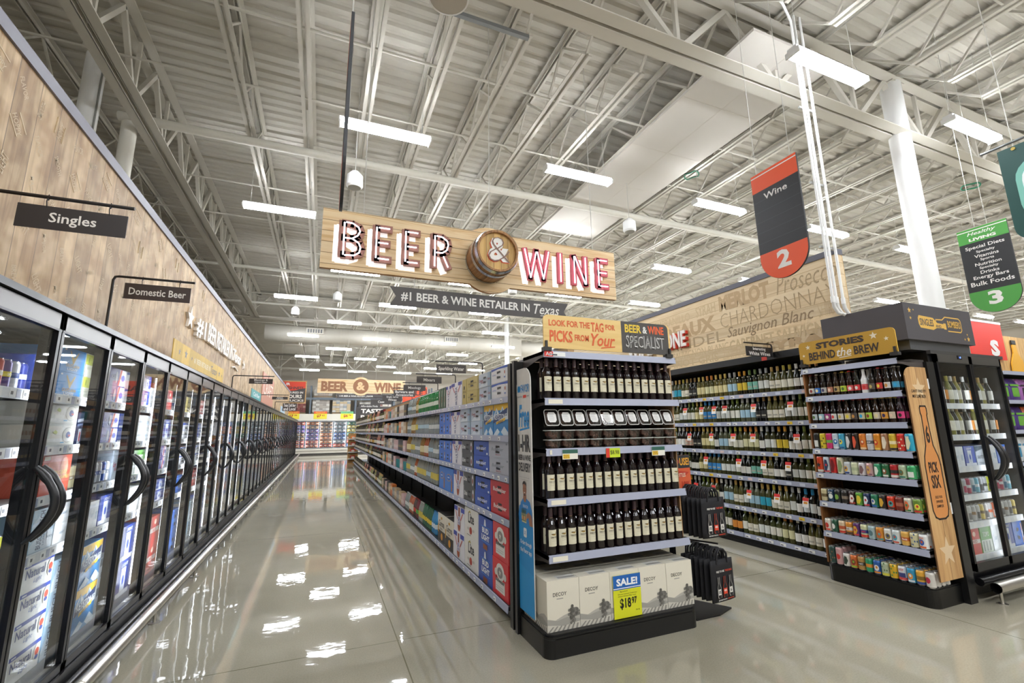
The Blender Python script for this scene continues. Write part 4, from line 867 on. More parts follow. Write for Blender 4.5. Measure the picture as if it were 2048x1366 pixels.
FARB = [('dark', bottle('wine', '1c1416', flat('dcd4c0', .5), '3a2428', (.05, .14), 1.2)), ('pale', bottle('burg', '8a8a5a', flat('e6e0d0', .5), 'c9a86a', (.05, .13), 1.2)), ('green', bottle('wine', '2a3a22', flat('e9e4d6', .5), '8a2a2a', (.05, .14), 1.2)), ('brown', bottle('burg', '3a2416', flat('c9a04a', .5), '1c1a18', (.05, .13), 1.2)), ('pink', bottle('wine', 'b87a6a', flat('efe6dc', .5), 'd8b0a0', (.05, .14), 1.2))]
rest = MB()
for si in range(5):
    y = 13.4; i = 0
    while y < GY0+NSEC*SEC-.1:
        if i % 4 == 0: pk = rs.choice(FARB)
        if i < 58:
            place(pk[1], 'gondola_wine_bottle', (1.65, y, GZ[si]), -PI/2, '%s wine bottle, %s past the small boxes, %s of the gondola' % (pk[0], nth(i+1), SHN2[si]), 'bottle', 'wine bottles far down the gondola')
        else:
            rest.lathe([(0, 0), (.037, 0), (.038, .18), (.015, .235), (.0145, .29), (0, .29)], rs.choice(['2a2020', '6a6a4a', '3a2c20']), 7, 1.65, y, GZ[si]); rest.box(1.609, 1.614, y-.03, y+.03, GZ[si]+.05, GZ[si]+.14, 'dcd4c4')
        y += .095; i += 1
tag(rest.build('distant_wine_bottles'), 'rows of wine bottles at the far end of the gondola', 'bottles', kind='stuff')

# ---------------------------------------------------------------- right: wine wall
M_panelw = wood('pale_boards', 'eed8b2', 'e6cda4', 'd9bd92', 'y', 0.145, 'z', 'b9986c', 0.6)
WX = 5.50; WS = [2.05, 1.667, 1.266, .919, .51]; WB = .15
wb = MB().box(5.55, 6.15, 0, SEC, 0, .04, M_black).box(5.56, 6.15, 0, SEC, .04, WB-.03, M_blackm).mesh('base'); wp = MB().box(6.05, 6.12, 0, SEC, WB, 2.35, M_bk).mesh('back_panel'); wu = MB().box(6.0, 6.05, 0, .04, WB, 2.35, M_up).mesh('upright')
PT = ('f4f3f0', 'f4f3f0', 'f4f3f0', 'e8cfc9', 'f6d23a', 'dbe0ee')
wsh = [shelf_mesh(SEC-.008, .5, seed=70+q, tags=PT, step=(.06, .14), bracket=False, tw=.07) for q in range(3)]; wbl = shelf_mesh(SEC-.008, .48, seed=80, step=(.08, .12), bracket=False, tw=.08)
for k in range(4):
    g = thing('wine_shelving', 'black wall shelving of white wine, %s bay behind the pick-six stand' % nth(k+1), 'shelving', (0, 3.62+k*SEC, 0), group='wine wall bays')
    for nm, me in (('base', wb), ('back_panel', wp), ('upright', wu)): link(nm, me, g)
    for q, z in enumerate(WS): a, b = wsh[(k+q) % 3]; s_ = link('shelf', a, g, (WX, SEC/2, z), -PI/2); link('price_strip', b, s_)
    s_ = link('base_shelf', wbl[0], g, (5.515, SEC/2, WB), -PI/2); link('price_strip', wbl[1], s_)
cn = thing('wine_canopy', 'black canopy over the white wine shelves', 'canopy', (0, 3.62, 0))
MB().box(5.43, 6.0, 0, 5.6, 2.47, 2.56, M_blackm).prism([(5.43, 2.47), (6.0, 2.36), (6.0, 2.47)], (0, 5.6, 0), X, Z, 5.6, M_black).build('hood', cn)
m = MB()
for q in range(12): m.poly([(0.3+q*.44, 0), (.42+q*.44, 0), (.42+q*.44, .03), (.3+q*.44, .03)], (5.6, 0, 2.435), Y, X, flat('c9b7a8', .4), .0)  # pale dashes paint reflections onto the canopy's underside
m.poly([(.62, 2.47), (.7, 2.47), (.7, 2.52), (.62, 2.52)], (5.429, 0, 0), Y, Z, 'd9402f', -.001); m.build('fascia_tag_and_reflections', cn)
wl = thing('wine_header_wall', 'tall pale board wall printed with wine grape names above the white wine shelves', 'wall panel', (5.45, 0, 0))
MB().box(0, .11, 3.21, 9.6, 2.56, 3.58, M_panelw).build('boards', wl); MB().box(-.012, .125, 3.205, 9.6, 3.58, 3.65, flat('57565f', .5)).build('top_trim', wl)
MB().box(.11, .12, 3.21, 3.33, 2.56, 3.58, wood('edge_board', 'e0b878', 'd3a868', 'bd9258', 'z')).build('edge_board', wl)
lt = MB(); C1, C2, C3 = 'bfa27a', 'b29a76', 'd0b68c'
def GW(t, yl, z, w, h, c, bold=0.0, sh=0.0): lt.text(t, (0, yl, z), mY, Z, w, h, flat(c, .7), .002, bold, sh)
GW('TEMPRANILLO', 6.5, 3.31, .95, .14, C3, .0); GW('SYRAH', 5.42, 3.32, .4, .17, C3, .02); GW('MERLOT', 4.95, 3.3, .85, .24, C1, .05); GW('Prosecco', 4.0, 3.3, .78, .24, C2, -.01, .3)
GW('BORDEAUX', 6.9, 3.05, 1.85, .24, C1, .05); GW('CHARDONNAY', 4.95, 3.05, 1.7, .21, C2, -.02)
GW('ZINFANDEL', 6.9, 2.86, 2.0, .16, C2, .0); GW('Sauvignon Blanc', 4.85, 2.84, 1.3, .2, '977f60', .0, .3); GW('SHIRAZ', 3.5, 2.88, .28, .18, C3, -.02)
GW('SAUVIGNON BLANC', 6.0, 2.71, 1.15, .12, C3, .0); GW('CABERNET SAUVIGNON', 4.83, 2.69, 1.6, .15, C3, .03)
GW('PINOT GRIS', 6.1, 2.58, 1.05, .12, C3, .01); GW('ZINFANDEL', 4.97, 2.585, .55, .11, C3, -.02); GW('SYRAH', 4.3, 2.585, 1.05, .12, C1, .06)
lt.build('printed_words', wl)
rl = MB(); rl.text('ZONE', (-.02, 6.26, 2.89), mY, Z, .64, .27, 'd8402f', 0, .03, solid=.02); rl.text('ZONE', (-.045, 6.28, 2.905), mY, Z, .64, .27, 'efe9e2', 0, .03, solid=.012); rl.text('WINE', (-.03, 7.2, 2.89), mY, Z, .8, .27, 'efe9e2', 0, .03, solid=.012)
rl.build('raised_lettering', wl)
WW = [  # name, shape, glass, label, capsule
 ('pale', 'burg', '9a9248', 'e8e3d2', 'c9a45a'), ('pale gold', 'wine', 'a89a4c', 'e2d6a0', 'd2b45e'), ('dark', 'burg', '1d2014', 'e9e6dc', 'c9c8c4'), ('sea green label', 'wine', '2f3a22', '7fc0ac', '6f8a4a'),
 ('grey label', 'wine', '6a6a3c', 'dfe2dc', 'a9acae'), ('yellow capped', 'burg', '7c7a38', 'e6e3d0', 'b7a83a'), ('pink label', 'burg', '241c10', 'cfa894', 'b9803f'), ('white capped', 'burg', '20241a', 'efede6', 'e6e3da'),
 ('turquoise label', 'wine', '8a8a52', '2ea3bd', 'c9a45a'), ('blue label', 'wine', '9a945a', '3a8fd0', '2f86c4'), ('green', 'wine', '6f7a3a', 'eae7da', '7a8a3a'), ('light blue label', 'wine', '9fa27a', 'a9cbdc', 'b9b8b4'),
 ('black label', 'burg', '1a1a16', '2b2b2a', '8a6a3a'), ('orange label', 'burg', '14140f', 'e0913a', '1c1c1a'), ('yellow label', 'wine', '3a3a1c', 'e2c43a', 'd89a2e'), ('teal label', 'wine', '1f6a5c', '2aa08f', 'a9794a'),
 ('cyan capped', 'wine', '2a2a20', 'e6ecee', '2f8fc2'), ('cream label', 'wine', '8f8a48', 'e0dcae', 'd98a3a')]
def deeper(h, k=.55): return ''.join('%02x' % int(int(h[i:i+2], 16)*k) for i in (0, 2, 4))
WWP = [bottle(s, deeper(g), flat(l, .5), c, (.045, .135) if s == 'burg' else (.055, .15), 1.15, accent=None if i % 3 else flat('b7b3a4', .5)) for i, (n, s, g, l, c) in enumerate(WW)]
WSEQ = [[15, 15, 7, 0, 0, 7, 7, 17, 17, 10, 10, 4, 4, 0, 0], [11, 7, 7, 16, 16, 7, 4, 0, 0, 5, 8, 8, 11, 11, 4, 0, 0], [13, 13, 10, 10, 4, 4, 12, 2, 7, 0, 0, 3, 3, 7, 7, 10], [17, 17, 10, 10, 2, 2, 14, 14, 4, 4, 7, 17, 17, 17, 5, 5, 10, 11, 11, 7],
        [2, 2, 10, 10, 4, 4, 0, 0, 0, 12, 12, 11, 11, 11, 10, 10, 4, 4, 4, 9, 9, 9, 1, 1], [6, 6, 7, 7, 5, 5, 0, 0, 4, 4, 3, 3, 14, 14, 11, 11, 1, 1, 1, 17, 17, 1, 1, 12, 12]]
WZ = [WB+.002] + [z+.001 for z in WS[::-1]]; WN = ['base shelf', 'second shelf up', 'third shelf up', 'fourth shelf up', 'fifth shelf up', 'top shelf']
for si in range(6):
    for i in range(50):
        d = WSEQ[si][i] if i < len(WSEQ[si]) else WSEQ[(si+2) % 6][i % len(WSEQ[(si+2) % 6])]
        place(WWP[d], 'white_wine_bottle', (WX+(.062 if si else .085), 3.69+i*.0865, WZ[si]), -PI/2, '%s white wine bottle, %s from the pick-six stand, %s, wine wall' % (WW[d][0], nth(i+1), WN[si].replace(' up', '')), 'bottle', 'bottles on the wine wall', (1.1, 1.1, (1.07, 1.12, 1.01, 1.12, 1.12, 1.12)[si]))
tm = MB().box(-.05, .05, 0, .002, -.13, 0, 'f2efe8'); tm.poly([(-.05, -.045), (.05, -.045), (.05, 0), (-.05, 0)], (0, 0, 0), X, Z, 'd92f28', .001); tm.poly([(-.03, -.085), (.035, -.085), (.035, -.055), (-.03, -.055)], (0, 0, 0), X, Z, 'f2b23a', .001)
tm.text('20%', (-.024, 0, -.081), X, Z, .05, .02, 'b9402a', .002); tm = tm.mesh('sale_tag')
for si, ys in ((1, (3.98, 4.36, 4.78, 5.4, 5.75)), (2, (4.15, 4.5, 4.9, 5.5, 5.9)), (3, (3.99, 4.62, 4.95, 5.35, 5.8)), (4, (4.02, 4.56, 5.05, 5.25, 5.5, 5.85))):
    for j, y in enumerate(ys):
        o = place([('sale_tag', tm)], 'sale_tag', (WX-.03, y, WZ[si]+.24), -PI/2, 'red and white sale tag over white wine, %s from the stand, %s' % (nth(j+1), WN[si]), 'tag', 'sale tags on the wine wall', (.82, 1, .86))
        o.rotation_euler = (math.radians(-12), 0, -PI/2+random.uniform(-.1, .1))
        wire_ = MB().tube([(0, .02, .0), (0, .07, -.01)], .0015, M_wire, 4)
        link('tag_arm', wire_.mesh('arm'), o)

# pick-six stand: faces the aisle, lips at x = 5.10
PS = thing('beer_stand', 'black stand of single beers with a pick six board on its side', 'shelving', (5.10, 3.08, 0), -PI/2)
poly = rrect(-.50, 0.0, .455, .46, .08, 6, (1, 1, 0, 0)); b_ = MB().prism(poly, (0, 0, 0), X, Y, .155, flat('0a0a0b', .3)).prism([(x*.985, (y-.23)*.97+.23) for x, y in poly], (0, 0, .155), X, Y, .012, M_black); b_.build('base', PS)
MB().box(-.48, .47, .44, .46, .167, 2.2, M_bk).build('back_panel', PS); MB().box(-.497, -.48, .03, .44, .167, 2.2, wood('stand_side', 'a8713f', '8f5c32', '6f4525', 'z')).build('side_board', PS)
for x in (.455, ): MB().box(x, x+.05, .43, .55, 0, 2.22, M_up).build('upright', PS)
PZ = [1.925, 1.625, 1.35, 1.095, .795, .487]
for i, z in enumerate(PZ): a, b = shelf_mesh(.95, .43, seed=100+i, step=(5, 6)); s_ = link('shelf', a, PS, (-.005, 0, z)); link('price_strip', b, s_)
a, b = shelf_mesh(.97, .45, seed=120, step=(5, 6)); s_ = link('canopy_shelf', a, PS, (-.01, -.0, 2.24)); link('price_strip', b, s_)
def putp(pr, name, lx, ly, z, rz, label, cat, grp, sc=None):
    """position given in the stand's own frame (x along its front, y into it)"""
    return place(pr, name, (5.10+ly, 3.08-lx, z), -PI/2+rz, label, cat, grp, sc)
BB1 = [('brown', '2a1c12', 'd8d6c8', '8a2f2a'), ('blue label', '2a1a10', '2f6fc0', 'd8d0b8'), ('silver', '1c1714', 'b9b7b0', 'cfc8c0'), ('copper label', '241610', 'b5765a', '3a3a3c'), ('tan', '2a1a10', 'b99a62', 'a98a5a'), ('lime label', '22180f', 'b9cf3a', 'e0c52e'), ('pink label', '22140f', 'd85a58', 'd83a3a'),
       ('red banner', '1c1c16', 'c9282c', '2a2a2a'), ('white bottle', 'e6e4e2', 'd8585a', 'd6d3cf'), ('dark', '2a2622', '5a544c', '4a3a40'), ('red label', '241410', 'c9302c', 'c9302c'), ('white label', '1c1612', 'e0d8d0', '8f8a88'), ('sunset label', '1c1612', '3f8fae', '9a9690')]
BB2 = [('checked label', '20140e', 'b9c0c4', '5a8aa0'), ('sky label', '2a180f', 'a8d0d8', 'c9403a'), ('magenta label', '22120e', 'a03a78', '3f7aa8'), ('plain label', '1a1412', 'd6d3cb', '2a2a2a'), ('orange trim label', '22140f', 'd9d4cc', 'c9302c'), ('horse label', '2a1a10', 'cbbb94', '1a1a1a'), ('black label', '1c1410', '4a3f3a', 'b03032'),
       ('arch label', '26160e', 'c9bf98', 'b03032'), ('lime yellow label', '26180e', 'a8c83a', 'd84a3a'), ('cream seal label', '2a1a10', 'd2c8b4', 'c9b06a'), ('amber seal label', '2a1a10', 'd8983a', 'd9b45a'), ('beige seal label', '2a1a10', 'cfc2a8', 'd9c06a'), ('pink splash label', '20121a', 'd83a78', '8a4aa0')]
CIRC = [('8a2f2a'), 'e8d9a0', '3a2f5a', 'e8c9b0', '2a2018', '4a6a2a', 'f0e6e0', 'e8e4d8', 'c9302c', 'c9b26a', 'e8d040', 'c98a3a', '2a9fd0']
for si, (lst, z) in enumerate(((BB1, PZ[0]), (BB2, PZ[1]))):
    for i, (nm, g, l, cp) in enumerate(lst):
        ac = CIRC[(i+si*5) % 13]
        pr = bottle('long', g, flat(l, .5), cp, (.04, .1) if si else (.035, .09), 1.2, art=lambda lb, R, ac=ac: wrap_poly(lb, circ(0, .068 if si else .06, .014, .017, 12), R, flat(ac, .5)))
        for r in range(2): putp(pr, 'beer_bottle', -.42+i*.0695, .05+r*.075, z+.001, random.uniform(-.2, .2), 'small %s beer bottle, %s from the left, %s row, %s stand shelf' % (nm, nth(i+1), ('front', 'back')[r], ('top', 'second')[si]), 'bottle', 'single beer bottles on the stand', (1.05, 1.05, 1.06))
CANS = [
 [('tall', '2a2826', 'd8d6d0', None, None, 2), ('tall', 'ddc83a', '2a2a24', None, None, 3), ('tall', 'd83a78', '6fae4a', None, None, 1), ('tall', 'c9d8e4', '2f6fae', 'e8ecf0', None, 0), ('tall', '4aa8c9', 'e8d84a', '2a5a8a', None, 0), ('tall', '2b2b2c', 'd4d4d2', None, None, 4), ('tall', '2f241e', 'e05a3a', None, None, 4), ('tall', 'e88a3a', 'c9582c', 'f2d9b0', None, 0), ('tall', 'cfcfd2', '5a5a5c', None, 'HOP', 1), ('tall', 'e0902c', 'd83f2a', 'f0c95a', None, 0), ('tall', 'a87a5a', 'e8d9c0', None, None, 4), ('tall', 'd8b83a', 'efe2b0', '3a3228', None, 1), ('tall', 'd8352c', 'f0e2c0', None, None, 3), ('tall', '2f9fbe', 'e8e0b8', None, 'TEX', 4)],
 [('tall', 'd84a2a', '2a2826', 'e0d8c8', None, 5), ('tall', 'c9d8e0', '2a3a5a', 'd83a3a', None, 4), ('tall', 'c92a2a', '7a1a1c', None, None, 4), ('tall', 'ddd6b8', '8a9a6a', None, None, 4), ('std', 'c9ccd0', 'e0a83a', '2f4a8a', None, 0), ('std', 'd8dcb8', 'b9c49a', None, None, 1), ('std', 'd6d0d4', '7a5a5a', None, None, 4), ('std', 'c9a0a0', 'd8a858', '8a5a6a', None, 4), ('std', '2f8f62', 'e6ecdf', None, None, 4), ('std', '2f6a42', '8a5a3a', 'e0e0d8', None, 0), ('std', 'b92a2c', '2a2624', 'e0d8d0', None, 1), ('std', 'b9c9a8', '7a6a3a', '3f7a6a', None, 0), ('std', '3f9f62', 'e6e8e0', None, None, 2)],
 [('std', 'd2c69a', '6a5a3a', None, None, 1), ('std', '24405a', 'dfe4dc', None, 'IPA', 0), ('std', '2a2c2a', '7fae4a', None, None, 0), ('std', '34302e', '8a7a6a', None, None, 1), ('std', '3a2624', 'e0d8d0', 'b03a2c', None, 4), ('std', '5f9a3a', 'e0c83a', None, None, 4), ('std', '24345a', 'e0e4ea', 'c93a3a', None, 4), ('std', '2f7a5a', 'e6e2da', '2f5aae', None, 0), ('std', '2a2420', 'd8a83a', None, None, 4), ('std', 'd8442a', '4a9a9a', '2a2a2a', None, 0), ('std', '7a342a', 'a8604a', None, None, 1), ('std', 'dcd8c6', 'd86a3a', '3a7a4a', None, 4), ('std', '6a8a3a', 'e6d84a', 'c9302c', None, 0)],
 [('std', 'e4ddd0', 'c9342c', 'd8402f', None, 0), ('std', '24543f', 'e4e4dc', None, None, 0), ('std', 'e6cfae', 'c9603a', 'd8402f', None, 1), ('std', 'e0953a', 'f0e6da', '5a3a2a', 'Peli', 1), ('std', '5a2f6a', 'e0a83a', 'c93a4a', None, 4), ('std', 'dcdcae', '2f3f8a', 'd8402f', 'NANO', 1), ('std', 'a8c0c4', '5a7a80', None, None, 0), ('std', 'e0983a', 'c96a3a', '4a9a9a', None, 4), ('std', 'e4e2dc', '8a7a4a', '2a3a6a', None, 0), ('std', 'dce4e4', '4aa0b4', 'c95a4a', None, 0), ('std', 'e4b25a', 'c9642c', None, 'Blonde', 1), ('std', 'd8d2a8', '3a5a8a', None, None, 3), ('std', 'e6e6e6', '2f5aae', 'd8602c', 'TEXAS', 0)],
 [('tall', '2f4a44', '8a6a4a', None, None, 3), ('tall', 'd6a8a8', 'c9342c', None, None, 0), ('std', 'e4e4de', '2f3f34', None, None, 4), ('std', 'd8743a', '8a3f2a', '8ab83a', None, 0), ('std', 'b98f52', '4a4234', None, 'HC', 1), ('std', '2f9a6a', 'e0903a', None, None, 1), ('std', '2f62ae', 'e8e4dc', 'e0902c', None, 0), ('std', 'b8c4a8', '5a7a4a', 'e0d84a', None, 3), ('std', 'e0b22c', '3f8a4a', None, None, 3), ('std', 'e4e2e6', '3a3f7a', 'd8504a', 'HOP', 2), ('std', '3a9ac4', 'e0923a', 'dfe4e6', None, 0), ('std', 'e0a83a', '8a6a2a', '2f4a8a', None, 1), ('std', 'd6d2cc', 'b92a44', None, 'UP', 0)]]
deep = [1, 3, 3, 4, 4]; cz = [PZ[2]+.001, PZ[3]+.001, PZ[4]+.001, PZ[5]+.001, .168]; cnm = ['third', 'fourth', 'fifth', 'sixth', 'bottom']
def hue(h):
    r, g, b = (int(h[i:i+2], 16) for i in (0, 2, 4)); mx, mn = max(r, g, b), min(r, g, b)
    if mx-mn < 30: return 'white' if mx > 200 else 'grey' if mx > 90 else 'black'
    if r == mx: return ('red' if g < r*.42 else 'orange' if g < r*.68 else 'yellow') if b < r*.62 else ('pink' if b > g else 'cream')
    if g == mx: return 'green' if g > 100 else 'dark green'
    return 'purple' if r > g*1.15 else 'blue' if b > 140 else 'navy'
for si, row in enumerate(CANS):
    pit = .0675 if si == 0 else .0712
    for i, (kd, b_, a_, s2, w_, sty) in enumerate(row):
        pr = can(kd, b_, a_, s2, w_, sty)
        for r in range(deep[si]):
            putp(pr, 'beer_can', -.43+i*pit, .04+r*.072, cz[si], random.uniform(-.25, .25), '%s beer can, %s from the left, %s row, %s pick-six shelf' % (hue(b_), nth(i+1), nth(r+1), cnm[si]), 'can', 'single beer cans on the stand', (1.04, 1.04, 1.12) if si else (1.02, 1.02, 1.1))
# side board: a wooden plank printed with a bottle outline
pb = thing('pick_six_board', 'narrow wooden board printed with a big bottle outline, on the side of the beer stand', 'sign', (5.15, 2.597, .23))
U = X; m = MB(); W_, H_ = .365, 1.93; pl = rrect(0, 0, W_, H_, .12, 6, (0, 0, 0, 1)); m.prism(pl, (0, .0, 0), U, Z, .01, wood('plank_board', 'd6b07a', 'c89c66', 'a87c4c', 'z', .19, 'x', '7a5532'))
def BP(pts, col, k=1): m.poly(pts, (0, -.01, 0), U, Z, flat(col, .6), .0006*k)
for s_ in (0,): BP(star_poly(.19, .24, .13), 'dcc29c'); BP(star_poly(.2, 1.72, .11), 'd9bd94')
def stroke(pts, wd, col, k):
    for a, b in zip(pts[:-1], pts[1:]):
        d = Vector((b[0]-a[0], b[1]-a[1])); n = Vector((-d.y, d.x)).normalized()*wd/2; e = d.normalized()*wd*.35
        BP([(a[0]-n.x-e.x, a[1]-n.y-e.y), (b[0]-n.x+e.x, b[1]-n.y+e.y), (b[0]+n.x+e.x, b[1]+n.y+e.y), (a[0]+n.x-e.x, a[1]+n.y-e.y)], col, k)
cx = .2; half = [(.045, 1.55), (.055, 1.53), (.055, 1.48), (.045, 1.46), (.05, 1.3), (.06, 1.18), (.11, 1.08), (.125, 1.0), (.125, .6), (.1, .54), (.05, .52)]
BP([(cx-x, y) for x, y in half]+[(cx+x, y) for x, y in half[::-1]], 'd08a4a', 1)
stroke([(cx-.05, .52)]+[(cx-x, y) for x, y in half[::-1]]+[(cx+x, y) for x, y in half]+[(cx-.05, .52)], .016, '2b211a', 2)
def BT(t, x, y, w, h, sh=0, bold=.03): m.text(t, (x, -.01, y), U, Z, w, h, flat('2b211a', .6), .0022, bold, sh)
BT('6', cx-.03, 1.2, .06, .17); BT('PICK', cx-.075, .93, .15, .1); BT('SIX', cx-.07, .79, .14, .12)
for q, t in enumerate(('BUILD YOUR', 'OWN BEER', 'SAMPLER')): BT(t, cx-.055, .7-q*.04, .11, .025, 0, .01)
BT("CAN'T FIND IT?", .06, 1.68, .24, .03, 0, .01); BT('MIX SOME BEER', .07, 1.63, .22, .03, 0, .01)
m.build('board', pb); MB().box(W_-.005, W_+.02, -.012, .01, .55, .65, M_white).box(W_-.005, W_+.02, -.012, .01, 1.72, 1.82, M_white).build('clip', pb)

# two-door cooler on the right, its header box and rail
ck = thing('single_beer_cooler', 'black two-door cooler of single beers beside the pick-six stand', 'cooler', (5.65, 2.58, 0))
m = MB().box(0, .07, .035, .82, .12, 2.34, M_rail).box(1.35, 1.41, .035, .82, .12, 2.34, M_rail).box(.07, 1.35, .035, .82, 2.24, 2.34, M_rail).box(.07, 1.35, .035, .82, .12, .25, M_rail).box(.07, 1.35, .78, .82, .25, 2.24, flat('d9dadb', .5)).box(.03, 1.38, .1, .8, 0, .12, M_black)
m.box(.0, 1.41, .0, .035, 2.31, 2.345, flat('5b5a5a', .35, .5)); m.build('cabinet', ck)
MB().tube([(.06, -.015, .17), (1.36, -.015, .17)], .035, M_rail, 12).build('bumper_nose', ck)
for i, x in enumerate((.075, .715)):
    f = MB(); a, b = 0, .62 if i else .635; z0, z1 = .25, 2.31; fr = .03
    f.box(a, a+fr, 0, .034, z0, z1, M_rail).box(b-fr, b, 0, .034, z0, z1, M_rail).box(a, b, 0, .034, z0, z0+.07, M_rail).box(a, b, 0, .034, z1-.08, z1, flat('6f6d6b', .3, .7)).box(a, b, .001, .033, z1-.09, z1-.08, M_rail)
    d_ = link('door', f.mesh('door'), ck, (x, 0, 0)); link('glass_pane', MB().box(fr-.003, b-fr+.003, .014, .02, z0+.065, z1-.085, M_glass).mesh('glass_pane'), d_)
    hh = MB(); pts = []; R = []
    for q in range(15): t = q/14; pts.append((0, -.01-.1*math.sin(PI*t)**.9, 1.04+.44*t)); R.append(.008+.012*math.sin(PI*t)**.5)
    hh.tube(pts, R, flat('1c1c1e', .3), 10); link('handle', hh.mesh('handle'), d_, ((b-.03) if i == 0 else .03, 0, 0))
for x in (.085, .752, 1.338): MB().box(x-.006, x+.006, .036, .044, .3, 2.2, M_led).build('led_strip', ck)
CZ = [.34, .64, .9, 1.175, 1.49, 1.81]
for z in CZ:
    s_ = MB().box(.075, 1.345, .10, .75, -.015, 0, flat('c9c9c8', .4)).build('shelf', ck, loc=(0, 0, z)); p_ = MB().box(.075, 1.345, .085, .1, -.05, .008, flat('e6e7e9', .35)); q = .1
    while q < 1.3: p_.poly([(q, -.044), (q+.06, -.044), (q+.06, .0), (q, .0)], (0, .085, 0), X, Z, 'f4f3f0', .001); q += .13
    p_.build('price_strip', s_)
MB().text('18', (.5, -.006, 2.28), X, Z, .03, .02, emitter('readout', '6a8cff', 3.0), .0).box(.47, .55, -.005, 0, 2.27, 2.31, M_black).build('temperature_display', ck)
grp = 'singles in the right-hand cooler'
for si in range(6):
    for i in range(16):
        x = 5.75+i*.079; z = CZ[si]+.001; y = 2.72
        if si in (1, 2):
            cc = [('a9acb0', '2a2c30'), ('a9acb0', '2a2c30'), ('c9cf3a', '2a2a24'), ('c9cf3a', '2a2a24'), ('b0b2b6', 'a83a5a'), ('a83a5a', 'd8d8da'), ('b9c9d0', '2f6a8a'), ('6fb0c4', 'e0e4e6')][i % 8] if si == 2 else [('c9c6c2', '5a5a5c'), ('b9b6b4', 'c9603a'), ('c9603a', 'd8d4d0'), ('d0cdc8', 'd8843a'), ('cac9c6', '6a6a6c'), ('b5b4b2', '8a6a4a'), ('c2c2c0', '4a4a4c'), ('d8c06a', '6a5a3a')][i % 8]
            k_ = ('cooler', si, i % 8)
            if k_ not in TC: TC[k_] = can('tall', cc[0], cc[1], None, None, (2, 1)[i % 2])
            place(TC[k_], 'tall_can', (x, y, z), 0, 'tall %s can, %s from the left, %s shelf up in the two-door cooler' % (hue(cc[0]), nth(i+1), nth(si+1)), 'can', grp)
        elif si in (4, 5):
            d = [5, 13, 2, 12, 0, 7][(i*5+si) % 6]; k_ = ('b', d)
            if k_ not in TC: TC[k_] = bottle('long' if d in (13, 12) else 'burg', WW[d][2] if d != 13 else '3a2012', flat(WW[d][3], .5), WW[d][4])
            place(TC[k_], 'cooler_beer_bottle', (x, y, z), 0, '%s beer bottle, %s from the left, %s shelf up in the two-door cooler' % (WW[d][0], nth(i+1), nth(si+1)), 'bottle', grp)
    if si in (0, 3):
        for i in range(6):
            kd = [('leaf', 'scarlet', 'leaf', 'plain', 'cobalt', 'azure'), None, None, ('steel', 'plain', 'cobalt', 'steel', 'plain', 'azure')][si][i]
            place([('beer_carton', case(kd, .2, .3, .2 if si else .24))], 'beer_carton', (5.83+i*.212, 2.69, CZ[si]+.001), 0, '%s, %s from the left, %s shelf up in the two-door cooler' % (' '.join(CASES[kd][0].split()[:3]).replace(' with', ''), nth(i+1), nth(si+1)), 'carton', grp)
tag(MB().box(5.40, 6.50, 2.62, 3.38, 2.346, 2.44, flat('6c6d70', .35, .6)).build('cooler_plinth'), 'grey metal plinth between the two-door cooler and its header box', 'plinth')
hb = thing('cooler_header_box', 'large charcoal box sign with two yellow bottles on top of the two-door cooler', 'sign', (5.31, 2.58, 2.441)); cb = flat('4b474a', .55)
MB().box(0, 1.23, 0, .82, 0, .375, cb).build('box', hb)
m = MB(); yl = 'e0b254'
def HP(pts, k=1, c=yl): m.poly(pts, (0, 0, 0), X, Z, flat(c, .5), .0006*k)
bl1 = [(.22, .17), (.24, .13), (.44, .12), (.5, .145), (.62, .15), (.62, .14), (.66, .14), (.66, .205), (.62, .205), (.62, .195), (.52, .2), (.46, .25), (.24, .26), (.22, .23)]
HP([(x*1.12-.02, z) for x, z in bl1]); m.text('SINGLES', (.25, 0, .155), X, Z, .24, .075, cb, .0014, .02); m.text('AND', (.525, 0, .15), X, Z, .1, .032, cb, .0014, .02)
o2 = [(.5, .215), (.54, .215), (.54, .235), (.66, .24), (.72, .275), (.98, .275), (1.01, .25), (1.01, .15), (.98, .125), (.74, .125)]
for a, b in zip(o2[:-1], o2[1:]):
    d = Vector((b[0]-a[0], b[1]-a[1])); n = Vector((-d.y, d.x)).normalized()*.006; HP([(a[0]-n.x, a[1]-n.y), (b[0]-n.x, b[1]-n.y), (b[0]+n.x, b[1]+n.y), (a[0]+n.x, a[1]+n.y)], 2)
m.text('BOMBERS', (.75, 0, .165), X, Z, .24, .075, flat(yl, .5), .002, .02)
for sx, sz, r in ((.1, .3, .032), (.17, .31, .012), (.1, .22, .02), (1.1, .11, .014), (1.11, .06, .032), (1.04, .055, .016)): HP(star_poly(sx, sz, r), 1)
m.build('printed_bottles', hb)
rl = thing('bumper_rail', 'brushed steel bumper rail in front of the two-door cooler', 'rail', (5.74, 2.47, 0))
t_ = MB().tube([(0, 0, .14), (1.9, 0, .14)], .045, M_ss, 16, caps=False).tube([(0.001, 0, .14), (1.9, 0, .14)], .04, flat('3a3836', .4, .8), 16, caps=False); t_.build('rail', rl)
for x in (.06, 1.0, 1.84): MB().tube([(x, 0, 0), (x, 0, .1)], .013, M_ss, 10).tube([(x, 0, 0), (x, 0, .006)], .04, M_ss, 14).build('post', rl)
